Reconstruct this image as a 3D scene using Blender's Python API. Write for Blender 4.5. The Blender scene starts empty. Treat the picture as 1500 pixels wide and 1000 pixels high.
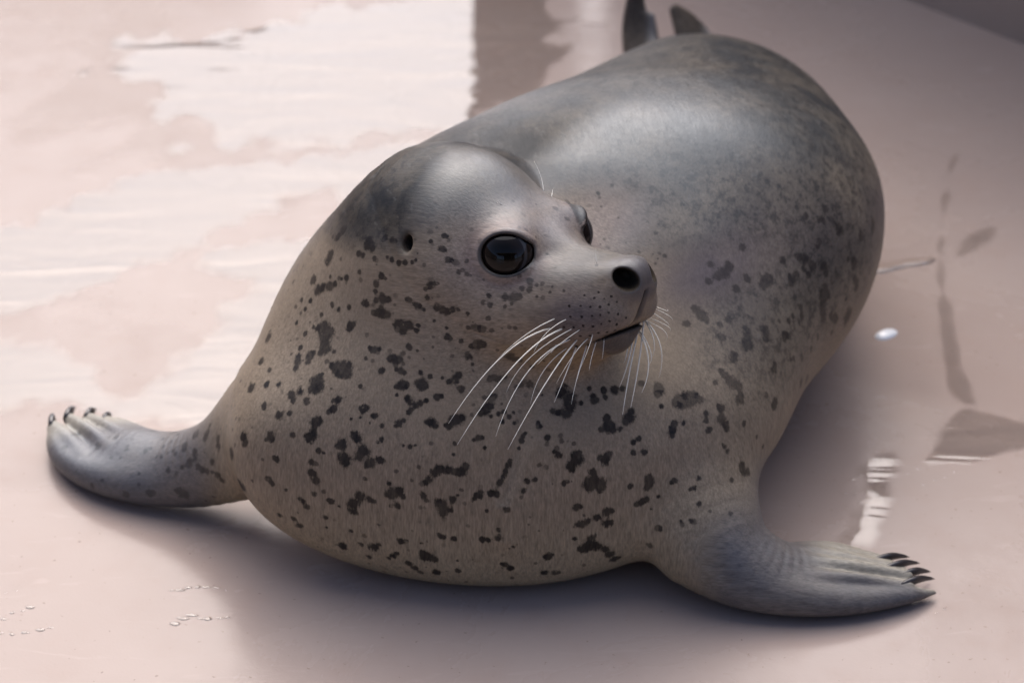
import bpy, bmesh, math, random
import numpy as np

scene = bpy.context.scene
col = scene.collection

# ---------------------------------------------------------------- camera
cam_data = bpy.data.cameras.new("camera")
cam_data.lens = 100.0
cam_data.sensor_width = 36.0
cam_data.clip_end = 500.0
cam_data.dof.use_dof = True
cam_data.dof.focus_distance = 2.03
cam_data.dof.aperture_fstop = 6.3
cam = bpy.data.objects.new("camera", cam_data)
cam.location = (0.0, -1.86571, 1.31582)
cam.rotation_euler = (math.radians(90 - 32), 0, 0)
col.objects.link(cam)
scene.camera = cam

# ---------------------------------------------------------------- sky and sun (bright hazy sky, soft light from behind the seal)
SUN_AZ = math.radians(-5.0)       # from +Y towards -X
SUN_EL = math.radians(48.0)
world = bpy.data.worlds.new("World"); scene.world = world
world.use_nodes = True
wn = world.node_tree; wn.nodes.clear()
wo = wn.nodes.new("ShaderNodeOutputWorld"); bg = wn.nodes.new("ShaderNodeBackground")
sky = wn.nodes.new("ShaderNodeTexSky"); sky.sky_type = 'NISHITA'; sky.sun_disc = False
sky.sun_elevation = SUN_EL; sky.sun_rotation = SUN_AZ
sky.air_density = 0.42; sky.dust_density = 3.0; sky.ozone_density = 1.0
bg.inputs["Strength"].default_value = 0.15
wn.links.new(sky.outputs[0], bg.inputs[0]); wn.links.new(bg.outputs[0], wo.inputs[0])

sun_data = bpy.data.lights.new("sun", 'SUN')
sun_data.energy = 1.25; sun_data.angle = math.radians(84); sun_data.color = (1.0, 0.98, 0.955)
sun = bpy.data.objects.new("sun", sun_data)
sun.rotation_euler = (math.radians(84) - SUN_EL, 0, math.pi - SUN_AZ)
sun.location = (-2, 4, 4)
col.objects.link(sun)

scene.view_settings.view_transform = 'Standard'
scene.view_settings.look = 'None'
scene.view_settings.exposure = 1.25
scene.view_settings.gamma = 1.0
scene.view_settings.use_curve_mapping = False

# ---------------------------------------------------------------- helpers
def tag(o, label=None, cat=None, group=None, kind=None):
    if label: o["label"] = label
    if cat: o["category"] = cat
    if group: o["group"] = group
    if kind: o["kind"] = kind
    return o
def mesh_obj(name, verts, faces, mat, parent=None, smooth=True):
    me = bpy.data.meshes.new(name)
    me.from_pydata([tuple(map(float, v)) for v in verts], [], [tuple(map(int, f)) for f in faces])
    me.update()
    if smooth: me.polygons.foreach_set("use_smooth", [True]*len(me.polygons))
    if mat: me.materials.append(mat)
    o = bpy.data.objects.new(name, me); col.objects.link(o)
    if parent: o.parent = parent
    return o
def big_mesh(name, V, Q, mat, parent=None):
    """fast quad mesh from numpy arrays"""
    me = bpy.data.meshes.new(name)
    me.vertices.add(len(V)); me.vertices.foreach_set("co", V.astype(np.float32).ravel())
    me.loops.add(Q.size); me.loops.foreach_set("vertex_index", Q.astype(np.int32).ravel())
    me.polygons.add(len(Q))
    me.polygons.foreach_set("loop_start", np.arange(0, Q.size, Q.shape[1], dtype=np.int32))
    me.polygons.foreach_set("use_smooth", np.ones(len(Q), bool))
    me.update(calc_edges=True); me.validate()
    me.materials.append(mat)
    o = bpy.data.objects.new(name, me); col.objects.link(o)
    if parent: o.parent = parent
    return o
def attr(o, name, data, kind='FLOAT'):
    a = o.data.attributes.new(name, kind, 'POINT')
    a.data.foreach_set('value' if kind == 'FLOAT' else 'vector', np.asarray(data, np.float32).ravel())

class NT:
    """small node-building helper"""
    def __init__(self, name):
        self.m = bpy.data.materials.new(name); self.m.use_nodes = True
        self.t = self.m.node_tree; self.t.nodes.clear()
        self.out = self.t.nodes.new("ShaderNodeOutputMaterial")
    def n(self, typ, **kw):
        nd = self.t.nodes.new(typ)
        for k, v in kw.items(): setattr(nd, k, v)
        return nd
    def link(self, a, b): self.t.links.new(a, b)
    def put(self, sock, v):
        if isinstance(v, bpy.types.NodeSocket): self.link(v, sock)
        elif isinstance(v, (tuple, list)) and len(v) == 3 and sock.type == 'RGBA': sock.default_value = (*v, 1)
        else: sock.default_value = v
    def attr(self, name, vec=False):
        nd = self.n("ShaderNodeAttribute", attribute_name=name)
        return nd.outputs["Vector" if vec else "Fac"]
    def math(self, op, a, b=None, c=None, clamp=False):
        nd = self.n("ShaderNodeMath", operation=op, use_clamp=clamp)
        for i, v in enumerate((a, b, c)):
            if v is not None: self.put(nd.inputs[i], v)
        return nd.outputs[0]
    def vmath(self, op, a, b):
        nd = self.n("ShaderNodeVectorMath", operation=op)
        self.put(nd.inputs[0], a); self.put(nd.inputs[1], b)
        return nd.outputs[0]
    def noise(self, vec, scale, detail=3, rough=0.55, dist=0.0, out="Fac"):
        nd = self.n("ShaderNodeTexNoise")
        self.put(nd.inputs["Vector"], vec); nd.inputs["Scale"].default_value = scale
        nd.inputs["Detail"].default_value = detail; nd.inputs["Roughness"].default_value = rough
        nd.inputs["Distortion"].default_value = dist
        return nd.outputs[out]
    def mix(self, f, a, b):
        nd = self.n("ShaderNodeMix", data_type='RGBA')
        self.put(nd.inputs[0], f); self.put(nd.inputs[6], a); self.put(nd.inputs[7], b)
        return nd.outputs[2]
    def ramp(self, v, lo, hi, a=0.0, b=1.0, smooth=True):
        nd = self.n("ShaderNodeMapRange", interpolation_type='SMOOTHSTEP' if smooth else 'LINEAR')
        self.put(nd.inputs[0], v)
        nd.inputs[1].default_value = lo; nd.inputs[2].default_value = hi
        nd.inputs[3].default_value = a; nd.inputs[4].default_value = b
        return nd.outputs[0]
    def bump(self, h, strength, dist, normal=None):
        nd = self.n("ShaderNodeBump"); nd.inputs["Strength"].default_value = strength
        nd.inputs["Distance"].default_value = dist; self.put(nd.inputs["Height"], h)
        if normal is not None: self.link(normal, nd.inputs["Normal"])
        return nd.outputs[0]
    def principled(self, **kw):
        p = self.n("ShaderNodeBsdfPrincipled")
        for k, v in kw.items(): self.put(p.inputs[k.replace("_", " ")], v)
        self.link(p.outputs[0], self.out.inputs[0])
        return p
PUDDLES = [
    dict(poly=[(-0.5524, 0.4318), (-0.4782, 0.4446), (-0.4213, 0.4969), (-0.3692, 0.5511), (-0.2787, 0.5718), (-0.1271, 0.6), (-0.0747, 0.6503), (-0.0922, 0.3329), (-0.1826, 0.0312), (-0.2545, 0.0906), (-0.3127, 0.1059), (-0.3845, 0.1318), (-0.4956, 0.111)], islands=[[(-0.5384, 0.2513), (-0.4504, 0.2627), (-0.3904, 0.3091), (-0.3409, 0.357), (-0.2823, 0.3939), (-0.2667, 0.4318), (-0.1945, 0.4969), (-0.1627, 0.5103), (-0.1721, 0.4446), (-0.196, 0.419), (-0.2221, 0.4292), (-0.2595, 0.4216), (-0.2945, 0.3778), (-0.2845, 0.3509), (-0.2332, 0.3269), (-0.247, 0.3091), (-0.2679, 0.3032), (-0.2713, 0.2742), (-0.2946, 0.2067), (-0.3198, 0.1687), (-0.3482, 0.1634), (-0.3607, 0.2177), (-0.4128, 0.2513), (-0.4483, 0.2491), (-0.5363, 0.2401)]], h=0.0003, rag=0.012, seed=3, freq=16),
    dict(poly=[(-0.4273, 0.8112), (-0.3818, 0.8519), (-0.3019, 0.8437), (-0.2202, 0.9188), (-0.1112, 0.9533), (-0.0224, 0.9884), (0.0673, 0.9884), (0.0598, 0.7715), (0.0347, 0.7251), (-0.0203, 0.643), (-0.1271, 0.6), (-0.2802, 0.5901), (-0.3413, 0.6), (-0.3044, 0.6358), (-0.377, 0.6798), (-0.3612, 0.7251), (-0.4416, 0.7559)], h=0.0003, rag=0.02, seed=8, freq=14),
    dict(poly=[(0.3261, 0.0507), (0.3484, 0.0957), (0.3744, 0.1422), (0.396, 0.1318), (0.4285, 0.1193), (0.4614, 0.111), (0.4581, 0.0906), (0.4211, 0.0705), (0.3846, 0.0507), (0.356, 0.0448)], h=0.0005, rag=0.006, seed=4),
    dict(poly=[(0.4011, 0.3815), (0.411, 0.419), (0.4335, 0.4446), (0.4543, 0.4472), (0.4568, 0.4292), (0.4332, 0.3964), (0.4123, 0.3815)], h=0.0005, rag=0.002, seed=5),
    dict(poly=[(0.4188, 0.5677), (0.4314, 0.5929), (0.4396, 0.5844), (0.4295, 0.5483), (0.4144, 0.4837), (0.4006, 0.4064), (0.3947, 0.3329), (0.3934, 0.2627), (0.3932, 0.1741), (0.396, 0.1318), (0.3658, 0.1422), (0.3696, 0.2177), (0.374, 0.2857), (0.3818, 0.357), (0.3966, 0.4446)], h=0.0005, rag=0.003, seed=6, freq=22, ridge=0.0002),
    dict(poly=[(0.285, 0.0685), (0.329, 0.0755), (0.3083, -0.0071), (0.2966, -0.076), (0.2454, -0.067), (0.2755, -0.0071), (0.2689, 0.0196)], h=0.0003, rag=0.006, seed=7, freq=22),
    dict(poly=[(0.3233, 0.3668), (0.3623, 0.3815), (0.3883, 0.389), (0.3876, 0.3741), (0.3606, 0.3668), (0.3251, 0.3546)], h=0.002, rag=0.004, seed=9, ridge=0.001, rim=0.004),
    dict(poly=[(-0.2586, -0.1194), (-0.2583, -0.1207), (-0.2608, -0.1208), (-0.2629, -0.1204), (-0.2634, -0.1194), (-0.2628, -0.1181), (-0.2611, -0.1177), (-0.2586, -0.1185)], h=0.0007, rim=0.0025, rag=0.0004, seed=20, freq=80, step=0.001),
    dict(poly=[(-0.2496, -0.1189), (-0.2511, -0.121), (-0.2539, -0.1213), (-0.2567, -0.1205), (-0.2588, -0.1189), (-0.2571, -0.1172), (-0.2544, -0.1161), (-0.2512, -0.1167)], h=0.0007, rim=0.0025, rag=0.0004, seed=21, freq=80, step=0.001),
    dict(poly=[(-0.2445, -0.1159), (-0.2445, -0.117), (-0.2472, -0.118), (-0.2495, -0.1173), (-0.2509, -0.1159), (-0.2506, -0.1147), (-0.2476, -0.1142), (-0.2449, -0.1146)], h=0.0007, rim=0.0025, rag=0.0004, seed=22, freq=80, step=0.001),
    dict(poly=[(-0.238, -0.1147), (-0.2396, -0.1161), (-0.241, -0.1171), (-0.2428, -0.1162), (-0.2435, -0.1147), (-0.2429, -0.113), (-0.2415, -0.112), (-0.2393, -0.1128)], h=0.0007, rim=0.0025, rag=0.0004, seed=23, freq=80, step=0.001),
    dict(poly=[(-0.2302, -0.1149), (-0.231, -0.117), (-0.2344, -0.1171), (-0.2376, -0.1164), (-0.2389, -0.1149), (-0.2377, -0.1135), (-0.2348, -0.1127), (-0.2311, -0.1132)], h=0.0007, rim=0.0025, rag=0.0004, seed=24, freq=80, step=0.001),
    dict(poly=[(-0.2226, -0.116), (-0.2239, -0.1172), (-0.2264, -0.1176), (-0.229, -0.1174), (-0.2306, -0.116), (-0.2294, -0.1145), (-0.2268, -0.114), (-0.2227, -0.1146)], h=0.0007, rim=0.0025, rag=0.0004, seed=25, freq=80, step=0.001),
    dict(poly=[(-0.2174, -0.1188), (-0.2175, -0.1202), (-0.219, -0.1205), (-0.2202, -0.12), (-0.2208, -0.1188), (-0.2203, -0.1177), (-0.2193, -0.1167), (-0.2176, -0.1174)], h=0.0007, rim=0.0025, rag=0.0004, seed=26, freq=80, step=0.001),
    dict(poly=[(-0.2493, -0.1605), (-0.2508, -0.1628), (-0.2535, -0.1638), (-0.2566, -0.1626), (-0.259, -0.1605), (-0.2577, -0.1585), (-0.2541, -0.1574), (-0.2512, -0.1581)], h=0.0007, rim=0.0025, rag=0.0004, seed=27, freq=80, step=0.001),
    dict(poly=[(-0.2433, -0.1542), (-0.2443, -0.1561), (-0.2485, -0.1577), (-0.2515, -0.1561), (-0.2543, -0.1542), (-0.2531, -0.1515), (-0.249, -0.1517), (-0.2446, -0.1525)], h=0.0007, rim=0.0025, rag=0.0004, seed=28, freq=80, step=0.001),
    dict(poly=[(-0.2384, -0.15), (-0.2398, -0.1518), (-0.2436, -0.1527), (-0.2475, -0.1523), (-0.2484, -0.15), (-0.2466, -0.1484), (-0.2441, -0.1471), (-0.2402, -0.1479)], h=0.0007, rim=0.0025, rag=0.0004, seed=29, freq=80, step=0.001),
    dict(poly=[(-0.237, -0.1509), (-0.2367, -0.1522), (-0.2403, -0.1531), (-0.2439, -0.1524), (-0.2444, -0.1509), (-0.2445, -0.1495), (-0.2407, -0.1483), (-0.2369, -0.1491)], h=0.0007, rim=0.0025, rag=0.0004, seed=30, freq=80, step=0.001),
    dict(poly=[(-0.2298, -0.1547), (-0.2321, -0.156), (-0.2349, -0.1565), (-0.2377, -0.156), (-0.2389, -0.1547), (-0.2384, -0.1537), (-0.2353, -0.1528), (-0.2317, -0.1538)], h=0.0007, rim=0.0025, rag=0.0004, seed=31, freq=80, step=0.001),
    dict(poly=[(-0.2263, -0.1547), (-0.2274, -0.157), (-0.2295, -0.1578), (-0.2327, -0.1568), (-0.2337, -0.1547), (-0.2323, -0.1524), (-0.2301, -0.1514), (-0.2277, -0.1524)], h=0.0007, rim=0.0025, rag=0.0004, seed=32, freq=80, step=0.001),
    dict(poly=[(-0.2173, -0.1539), (-0.2185, -0.1549), (-0.2211, -0.1553), (-0.2239, -0.1549), (-0.2253, -0.1539), (-0.2238, -0.1528), (-0.2213, -0.1525), (-0.219, -0.1524)], h=0.0007, rim=0.0025, rag=0.0004, seed=33, freq=80, step=0.001),
    dict(poly=[(-0.2124, -0.1529), (-0.212, -0.1546), (-0.2146, -0.1552), (-0.2173, -0.1541), (-0.218, -0.1529), (-0.2172, -0.1512), (-0.215, -0.1505), (-0.2131, -0.1514)], h=0.0007, rim=0.0025, rag=0.0004, seed=34, freq=80, step=0.001),
    dict(poly=[(-0.3805, -0.1549), (-0.3811, -0.1568), (-0.3833, -0.1578), (-0.3857, -0.1565), (-0.3869, -0.1549), (-0.3871, -0.1527), (-0.3841, -0.1524), (-0.3811, -0.1533)], h=0.0007, rim=0.0025, rag=0.0004, seed=35, freq=80, step=0.001),
    dict(poly=[(-0.376, -0.1474), (-0.3767, -0.1492), (-0.3782, -0.1492), (-0.3795, -0.1492), (-0.3813, -0.1474), (-0.3804, -0.146), (-0.3788, -0.1455), (-0.3774, -0.1456)], h=0.0007, rim=0.0025, rag=0.0004, seed=36, freq=80, step=0.001),
    dict(poly=[(-0.369, -0.1449), (-0.3695, -0.1462), (-0.3707, -0.1466), (-0.3727, -0.1459), (-0.3732, -0.1449), (-0.3724, -0.144), (-0.3712, -0.1435), (-0.37, -0.1434)], h=0.0007, rim=0.0025, rag=0.0004, seed=37, freq=80, step=0.001),
    dict(poly=[(-0.362, -0.1402), (-0.3626, -0.1421), (-0.3656, -0.1429), (-0.3687, -0.142), (-0.3698, -0.1402), (-0.3693, -0.1384), (-0.3663, -0.1381), (-0.3631, -0.1386)], h=0.0007, rim=0.0025, rag=0.0004, seed=38, freq=80, step=0.001),
    dict(poly=[(-0.3605, -0.1714), (-0.3617, -0.1727), (-0.3636, -0.1733), (-0.3659, -0.1723), (-0.368, -0.1714), (-0.3662, -0.1703), (-0.3641, -0.1698), (-0.3619, -0.1702)], h=0.0007, rim=0.0025, rag=0.0004, seed=39, freq=80, step=0.001),
    dict(poly=[(-0.3509, -0.1682), (-0.3511, -0.1699), (-0.354, -0.1707), (-0.3573, -0.1697), (-0.3583, -0.1682), (-0.3573, -0.1669), (-0.3547, -0.1661), (-0.3516, -0.1664)], h=0.0007, rim=0.0025, rag=0.0004, seed=40, freq=80, step=0.001),
    dict(poly=[(-0.344, -0.1655), (-0.3448, -0.1668), (-0.3472, -0.1672), (-0.3495, -0.1666), (-0.3511, -0.1655), (-0.3493, -0.1643), (-0.3477, -0.1639), (-0.3454, -0.1645)], h=0.0007, rim=0.0025, rag=0.0004, seed=41, freq=80, step=0.001),
    dict(poly=[(-0.381, -0.1719), (-0.3815, -0.1738), (-0.3844, -0.1737), (-0.3872, -0.1736), (-0.3882, -0.1719), (-0.3875, -0.1706), (-0.385, -0.17), (-0.3827, -0.17)], h=0.0007, rim=0.0025, rag=0.0004, seed=42, freq=80, step=0.001),
    dict(poly=[(-0.3723, -0.1735), (-0.3729, -0.1749), (-0.3743, -0.1754), (-0.3758, -0.1748), (-0.3771, -0.1735), (-0.3763, -0.1726), (-0.3749, -0.1717), (-0.3729, -0.1725)], h=0.0007, rim=0.0025, rag=0.0004, seed=43, freq=80, step=0.001),
    dict(poly=[(-0.3635, -0.1713), (-0.3641, -0.1729), (-0.3659, -0.1733), (-0.3679, -0.1732), (-0.3687, -0.1713), (-0.3682, -0.1694), (-0.3665, -0.1695), (-0.3646, -0.1695)], h=0.0007, rim=0.0025, rag=0.0004, seed=44, freq=80, step=0.001),
    dict(poly=[(-0.385, -0.1222), (-0.385, -0.1228), (-0.3869, -0.1234), (-0.3883, -0.1231), (-0.3892, -0.1222), (-0.389, -0.1213), (-0.3873, -0.1209), (-0.3859, -0.1213)], h=0.0007, rim=0.0025, rag=0.0004, seed=45, freq=80, step=0.001),
    dict(poly=[(-0.3781, -0.12), (-0.3782, -0.121), (-0.3792, -0.1211), (-0.3807, -0.1207), (-0.3808, -0.12), (-0.3809, -0.1191), (-0.3795, -0.1191), (-0.3781, -0.1191)], h=0.0007, rim=0.0025, rag=0.0004, seed=46, freq=80, step=0.001),
    dict(poly=[(0.2702, 0.024), (0.2699, 0.0229), (0.2685, 0.0223), (0.267, 0.0228), (0.2671, 0.024), (0.2676, 0.025), (0.2688, 0.0254), (0.2701, 0.0251)], h=0.0007, rim=0.0025, rag=0.0004, seed=47, freq=80, step=0.001),
    dict(poly=[(0.2794, 0.0291), (0.278, 0.0282), (0.2755, 0.0273), (0.2723, 0.0278), (0.2716, 0.0291), (0.2731, 0.0303), (0.2758, 0.0304), (0.2785, 0.0302)], h=0.0007, rim=0.0025, rag=0.0004, seed=48, freq=80, step=0.001),
    dict(poly=[(0.2856, 0.0346), (0.2847, 0.0339), (0.2833, 0.0333), (0.2816, 0.0337), (0.281, 0.0346), (0.2823, 0.0356), (0.2835, 0.036), (0.285, 0.0353)], h=0.0007, rim=0.0025, rag=0.0004, seed=49, freq=80, step=0.001),
    dict(poly=[(0.2928, 0.0378), (0.2924, 0.0369), (0.291, 0.0367), (0.2897, 0.0368), (0.2891, 0.0378), (0.2895, 0.0386), (0.2913, 0.0391), (0.2926, 0.0387)], h=0.0007, rim=0.0025, rag=0.0004, seed=50, freq=80, step=0.001),
    dict(poly=[(0.2704, 0.0093), (0.2696, 0.0086), (0.2675, 0.008), (0.2662, 0.0083), (0.2648, 0.0093), (0.2657, 0.0102), (0.2677, 0.0105), (0.2691, 0.0099)], h=0.0007, rim=0.0025, rag=0.0004, seed=51, freq=80, step=0.001),
    dict(poly=[(0.2777, 0.0096), (0.2775, 0.0082), (0.2759, 0.008), (0.275, 0.0084), (0.274, 0.0096), (0.2752, 0.0107), (0.2763, 0.0111), (0.2777, 0.0106)], h=0.0007, rim=0.0025, rag=0.0004, seed=52, freq=80, step=0.001),
    dict(poly=[(0.2902, 0.0121), (0.2891, 0.0114), (0.2864, 0.0109), (0.2842, 0.0112), (0.284, 0.0121), (0.2843, 0.0131), (0.2867, 0.0134), (0.289, 0.0128)], h=0.0007, rim=0.0025, rag=0.0004, seed=53, freq=80, step=0.001),
    dict(poly=[(0.316, -0.1529), (0.3154, -0.1542), (0.3144, -0.1548), (0.3136, -0.1544), (0.3134, -0.1529), (0.3137, -0.1516), (0.3148, -0.1512), (0.3159, -0.1516)], h=0.0007, rim=0.0025, rag=0.0004, seed=54, freq=80, step=0.001),
    dict(poly=[(0.3242, -0.1473), (0.3234, -0.1481), (0.3216, -0.1483), (0.3194, -0.1482), (0.3189, -0.1473), (0.3201, -0.1466), (0.3218, -0.1463), (0.3234, -0.1466)], h=0.0007, rim=0.0025, rag=0.0004, seed=55, freq=80, step=0.001),
    dict(poly=[(0.3299, -0.1422), (0.3293, -0.1433), (0.3277, -0.1437), (0.3267, -0.143), (0.3256, -0.1422), (0.327, -0.1411), (0.3281, -0.1408), (0.3293, -0.1414)], h=0.0007, rim=0.0025, rag=0.0004, seed=56, freq=80, step=0.001),
    dict(poly=[(0.3228, 0.0371), (0.3222, 0.0365), (0.321, 0.0362), (0.3201, 0.0365), (0.319, 0.0371), (0.3198, 0.0379), (0.3212, 0.0382), (0.3224, 0.038)], h=0.0007, rim=0.0025, rag=0.0004, seed=57, freq=80, step=0.001),
    dict(poly=[(0.3332, 0.0434), (0.3323, 0.0423), (0.3306, 0.0422), (0.3291, 0.0425), (0.3289, 0.0434), (0.3295, 0.0444), (0.331, 0.045), (0.3329, 0.0443)], h=0.0007, rim=0.0025, rag=0.0004, seed=58, freq=80, step=0.001),
    dict(poly=[(0.3338, 0.0219), (0.3337, 0.0204), (0.3322, 0.02), (0.331, 0.0206), (0.3303, 0.0219), (0.3313, 0.0235), (0.3326, 0.0236), (0.3336, 0.0234)], h=0.0007, rim=0.0025, rag=0.0004, seed=59, freq=80, step=0.001),
    dict(poly=[(0.3434, 0.0286), (0.3429, 0.0279), (0.3418, 0.0274), (0.341, 0.0277), (0.3408, 0.0286), (0.3409, 0.0293), (0.3421, 0.0295), (0.3429, 0.0293)], h=0.0007, rim=0.0025, rag=0.0004, seed=60, freq=80, step=0.001),
    dict(poly=[(0.3552, 0.0323), (0.3542, 0.031), (0.3525, 0.0306), (0.3512, 0.0312), (0.3504, 0.0323), (0.3511, 0.0335), (0.3529, 0.0336), (0.3544, 0.0332)], h=0.0007, rim=0.0025, rag=0.0004, seed=61, freq=80, step=0.001),
    dict(poly=[(0.3614, 0.0402), (0.3606, 0.0387), (0.3599, 0.0387), (0.359, 0.0387), (0.359, 0.0402), (0.3596, 0.0413), (0.3604, 0.0423), (0.3611, 0.0414)], h=0.0007, rim=0.0025, rag=0.0004, seed=62, freq=80, step=0.001),
    dict(poly=[(0.2697, -0.0101), (0.2697, -0.0109), (0.2676, -0.0114), (0.2659, -0.011), (0.265, -0.0101), (0.2656, -0.0093), (0.2678, -0.0091), (0.2694, -0.0094)], h=0.0007, rim=0.0025, rag=0.0004, seed=63, freq=80, step=0.001),
    dict(poly=[(0.2831, -0.0046), (0.282, -0.0061), (0.2802, -0.0063), (0.2779, -0.0062), (0.2771, -0.0046), (0.2784, -0.0028), (0.2806, -0.0025), (0.2829, -0.0028)], h=0.0007, rim=0.0025, rag=0.0004, seed=64, freq=80, step=0.001)]
CHIP = (0.3278, 0.2513)
# ---------------------------------------------------------------- setting
def mat_floor():
    k = NT("painted_floor")
    geo = k.n("ShaderNodeNewGeometry").outputs["Position"]
    blot = k.noise(geo, 2.2, 5, 0.6)
    fine = k.noise(geo, 420.0, 3, 0.6)
    mid = k.noise(geo, 26.0, 4, 0.6)
    base = k.mix(k.ramp(blot, 0.35, 0.7), (0.312, 0.244, 0.211), (0.344, 0.275, 0.241))
    base = k.mix(k.ramp(mid, 0.45, 0.8, 0, 0.35), base, (0.31, 0.228, 0.19))
    streak = k.noise(k.vmath('MULTIPLY', geo, (2.0, 9.0, 1.0)), 7.0, 5, 0.65, 0.8)
    base = k.mix(k.ramp(streak, 0.58, 0.72, 0, 0.22), base, (0.45, 0.36, 0.32))
    speck = k.noise(geo, 190.0, 2, 0.5)
    base = k.mix(k.ramp(speck, 0.69, 0.76, 0, 0.6), base, (0.16, 0.11, 0.085))
    damp = k.noise(geo, 4.5, 6, 0.62, 0.5)
    rough = k.math('ADD', k.ramp(damp, 0.42, 0.58, 0.13, 0.30), k.ramp(mid, 0.3, 0.75, 0.0, 0.08))
    bmp = k.bump(fine, 0.14, 0.0006, k.bump(mid, 0.25, 0.0015))
    k.principled(Base_Color=base, Roughness=rough, Normal=bmp, IOR=1.24)
    return k.m
def mat_wall():
    k = NT("wall_paint")
    geo = k.n("ShaderNodeNewGeometry").outputs["Position"]
    base = k.mix(k.ramp(k.noise(geo, 5, 5), 0.3, 0.7), (0.33, 0.262, 0.215), (0.38, 0.305, 0.255))
    k.principled(Base_Color=base, Roughness=0.6, Normal=k.bump(k.noise(geo, 120, 4), 0.2, 0.002))
    return k.m
M_FLOOR = mat_floor(); M_WALL = mat_wall()
fl = mesh_obj("floor", [(-15, -15, 0), (15, -15, 0), (15, 15, 0), (-15, 15, 0)], [(0, 1, 2, 3)], M_FLOOR, smooth=False)
tag(fl, kind="structure")

def prism(name, pts, z0, z1, mat, bevel=0.012):
    bm = bmesh.new()
    lo = [bm.verts.new((x, y, z0)) for x, y in pts]; hi = [bm.verts.new((x, y, z1)) for x, y in pts]
    n = len(pts)
    bm.faces.new(hi); bm.faces.new(lo[::-1])
    for i in range(n): bm.faces.new((lo[i], lo[(i+1) % n], hi[(i+1) % n], hi[i]))
    bmesh.ops.recalc_face_normals(bm, faces=bm.faces)
    bmesh.ops.bevel(bm, geom=bm.edges[:], offset=bevel, segments=2, affect='EDGES')
    me = bpy.data.meshes.new(name); bm.to_mesh(me); bm.free(); me.materials.append(mat)
    o = bpy.data.objects.new(name, me); col.objects.link(o)
    return o
# low enclosure wall, running diagonally behind the seal; its foot shows past the rump
d = np.array([1, -1])/math.sqrt(2); nn = np.array([1, 1])/math.sqrt(2)
def wall_seg(name, x0, x1, z1, thick):
    a = np.array([x0, 1.362-x0]); b = np.array([x1, 1.362-x1])
    return prism(name, [a, b, b+np.array([0, thick]), a+np.array([0, thick])], -0.02, z1, M_WALL)
w = wall_seg("pool_wall", 0.115, 3.2, 0.62, 0.16)
tag(w, "low brown painted wall whose foot borders the pink floor", "wall")
p = wall_seg("wall_pillar", -0.05, 0.085, 1.9, 0.16)
tag(p, "square brown pillar at the end of the low wall", "pillar")
ew = prism("sky_block_wall", [(-2.05, -2.4), (-1.9, -2.4), (-1.9, 2.6), (-0.45, 2.6), (-0.45, 2.75), (-2.05, 2.75)], -0.02, 0.78, M_WALL)  # unseen wall, added to darken low sky reflections and rim light on the coat
tag(ew, "unseen low brown wall added on the open side to cut low sky reflections", "wall")
# canopy on the visitors' side, seen mirrored in the seal's eye
def mat_dark():
    k = NT("weathered_timber")
    geo = k.n("ShaderNodeNewGeometry").outputs["Position"]
    k.principled(Base_Color=k.mix(k.ramp(k.noise(geo, 3, 5), 0.3, 0.7), (0.055, 0.042, 0.034), (0.09, 0.07, 0.055)), Roughness=0.7)
    return k.m
M_DARK = mat_dark()
canopy = bpy.data.objects.new("canopy", None); col.objects.link(canopy); canopy.location = (0, 0, 0)
tag(canopy, "dark timber canopy roof with posts over the visitors' side", "canopy")
def cpart(name, pts, z0, z1):
    o = prism(name, pts, z0, z1, M_DARK, 0.01); o.parent = canopy
    return o
rect = lambda x0, x1, y0, y1: [(x0, y0), (x1, y0), (x1, y1), (x0, y1)]
cpart("roof", rect(-5, 5, -8, -4.6), 2.7, 2.85)
cpart("back_wall", rect(-1.5, 5, -8.0, -7.85), 0.0, 2.69)
for px in (-4.9, -1.6, 1.6, 4.75): cpart("post", rect(px, px+0.15, -4.95, -4.8), 0.0, 2.69)

# ---------------------------------------------------------------- standing water: thin sheets whose rim dips under the floor
def mat_water():
    k = NT("water_film")
    geo = k.n("ShaderNodeNewGeometry").outputs["Position"]
    w = k.vmath('MULTIPLY', geo, (1.0, 4.0, 1.0))
    bm_ = k.bump(k.noise(w, 6.0, 2, 0.5, 0.8), 0.35, 0.004)
    dep = k.ramp(k.attr("depth"), 0.00003, 0.00022)
    fr = k.n("ShaderNodeFresnel"); fr.inputs["IOR"].default_value = 1.55; k.link(bm_, fr.inputs["Normal"])
    tr = k.n("ShaderNodeBsdfTransparent"); tr.inputs[0].default_value = (1.0, 1.0, 1.0, 1)
    gl = k.n("ShaderNodeBsdfGlossy"); gl.inputs["Roughness"].default_value = 0.045; k.link(bm_, gl.inputs["Normal"])
    mx = k.n("ShaderNodeMixShader"); k.link(k.math('MULTIPLY', fr.outputs[0], dep), mx.inputs[0]); k.link(tr.outputs[0], mx.inputs[1]); k.link(gl.outputs[0], mx.inputs[2])
    k.link(mx.outputs[0], k.out.inputs[0])
    return k.m
M_WATER = mat_water()
def poly_sd(X, Y, poly):
    """signed distance, negative inside"""
    P = np.asarray(poly, float); d = np.full(X.shape, 1e9); ins = np.zeros(X.shape, bool)
    for i in range(len(P)):
        a, b = P[i], P[(i+1) % len(P)]
        e = b-a; wx, wy = X-a[0], Y-a[1]
        t = np.clip((wx*e[0]+wy*e[1])/(e@e), 0, 1)
        d = np.minimum(d, (wx-e[0]*t)**2 + (wy-e[1]*t)**2)
        c = ((a[1] <= Y) & (b[1] > Y)) | ((b[1] <= Y) & (a[1] > Y))
        xi = a[0] + (Y-a[1])*e[0]/(e[1] if abs(e[1]) > 1e-12 else 1e-12)
        ins ^= c & (X < xi)
    return np.where(ins, -1, 1)*np.sqrt(d)
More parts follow.
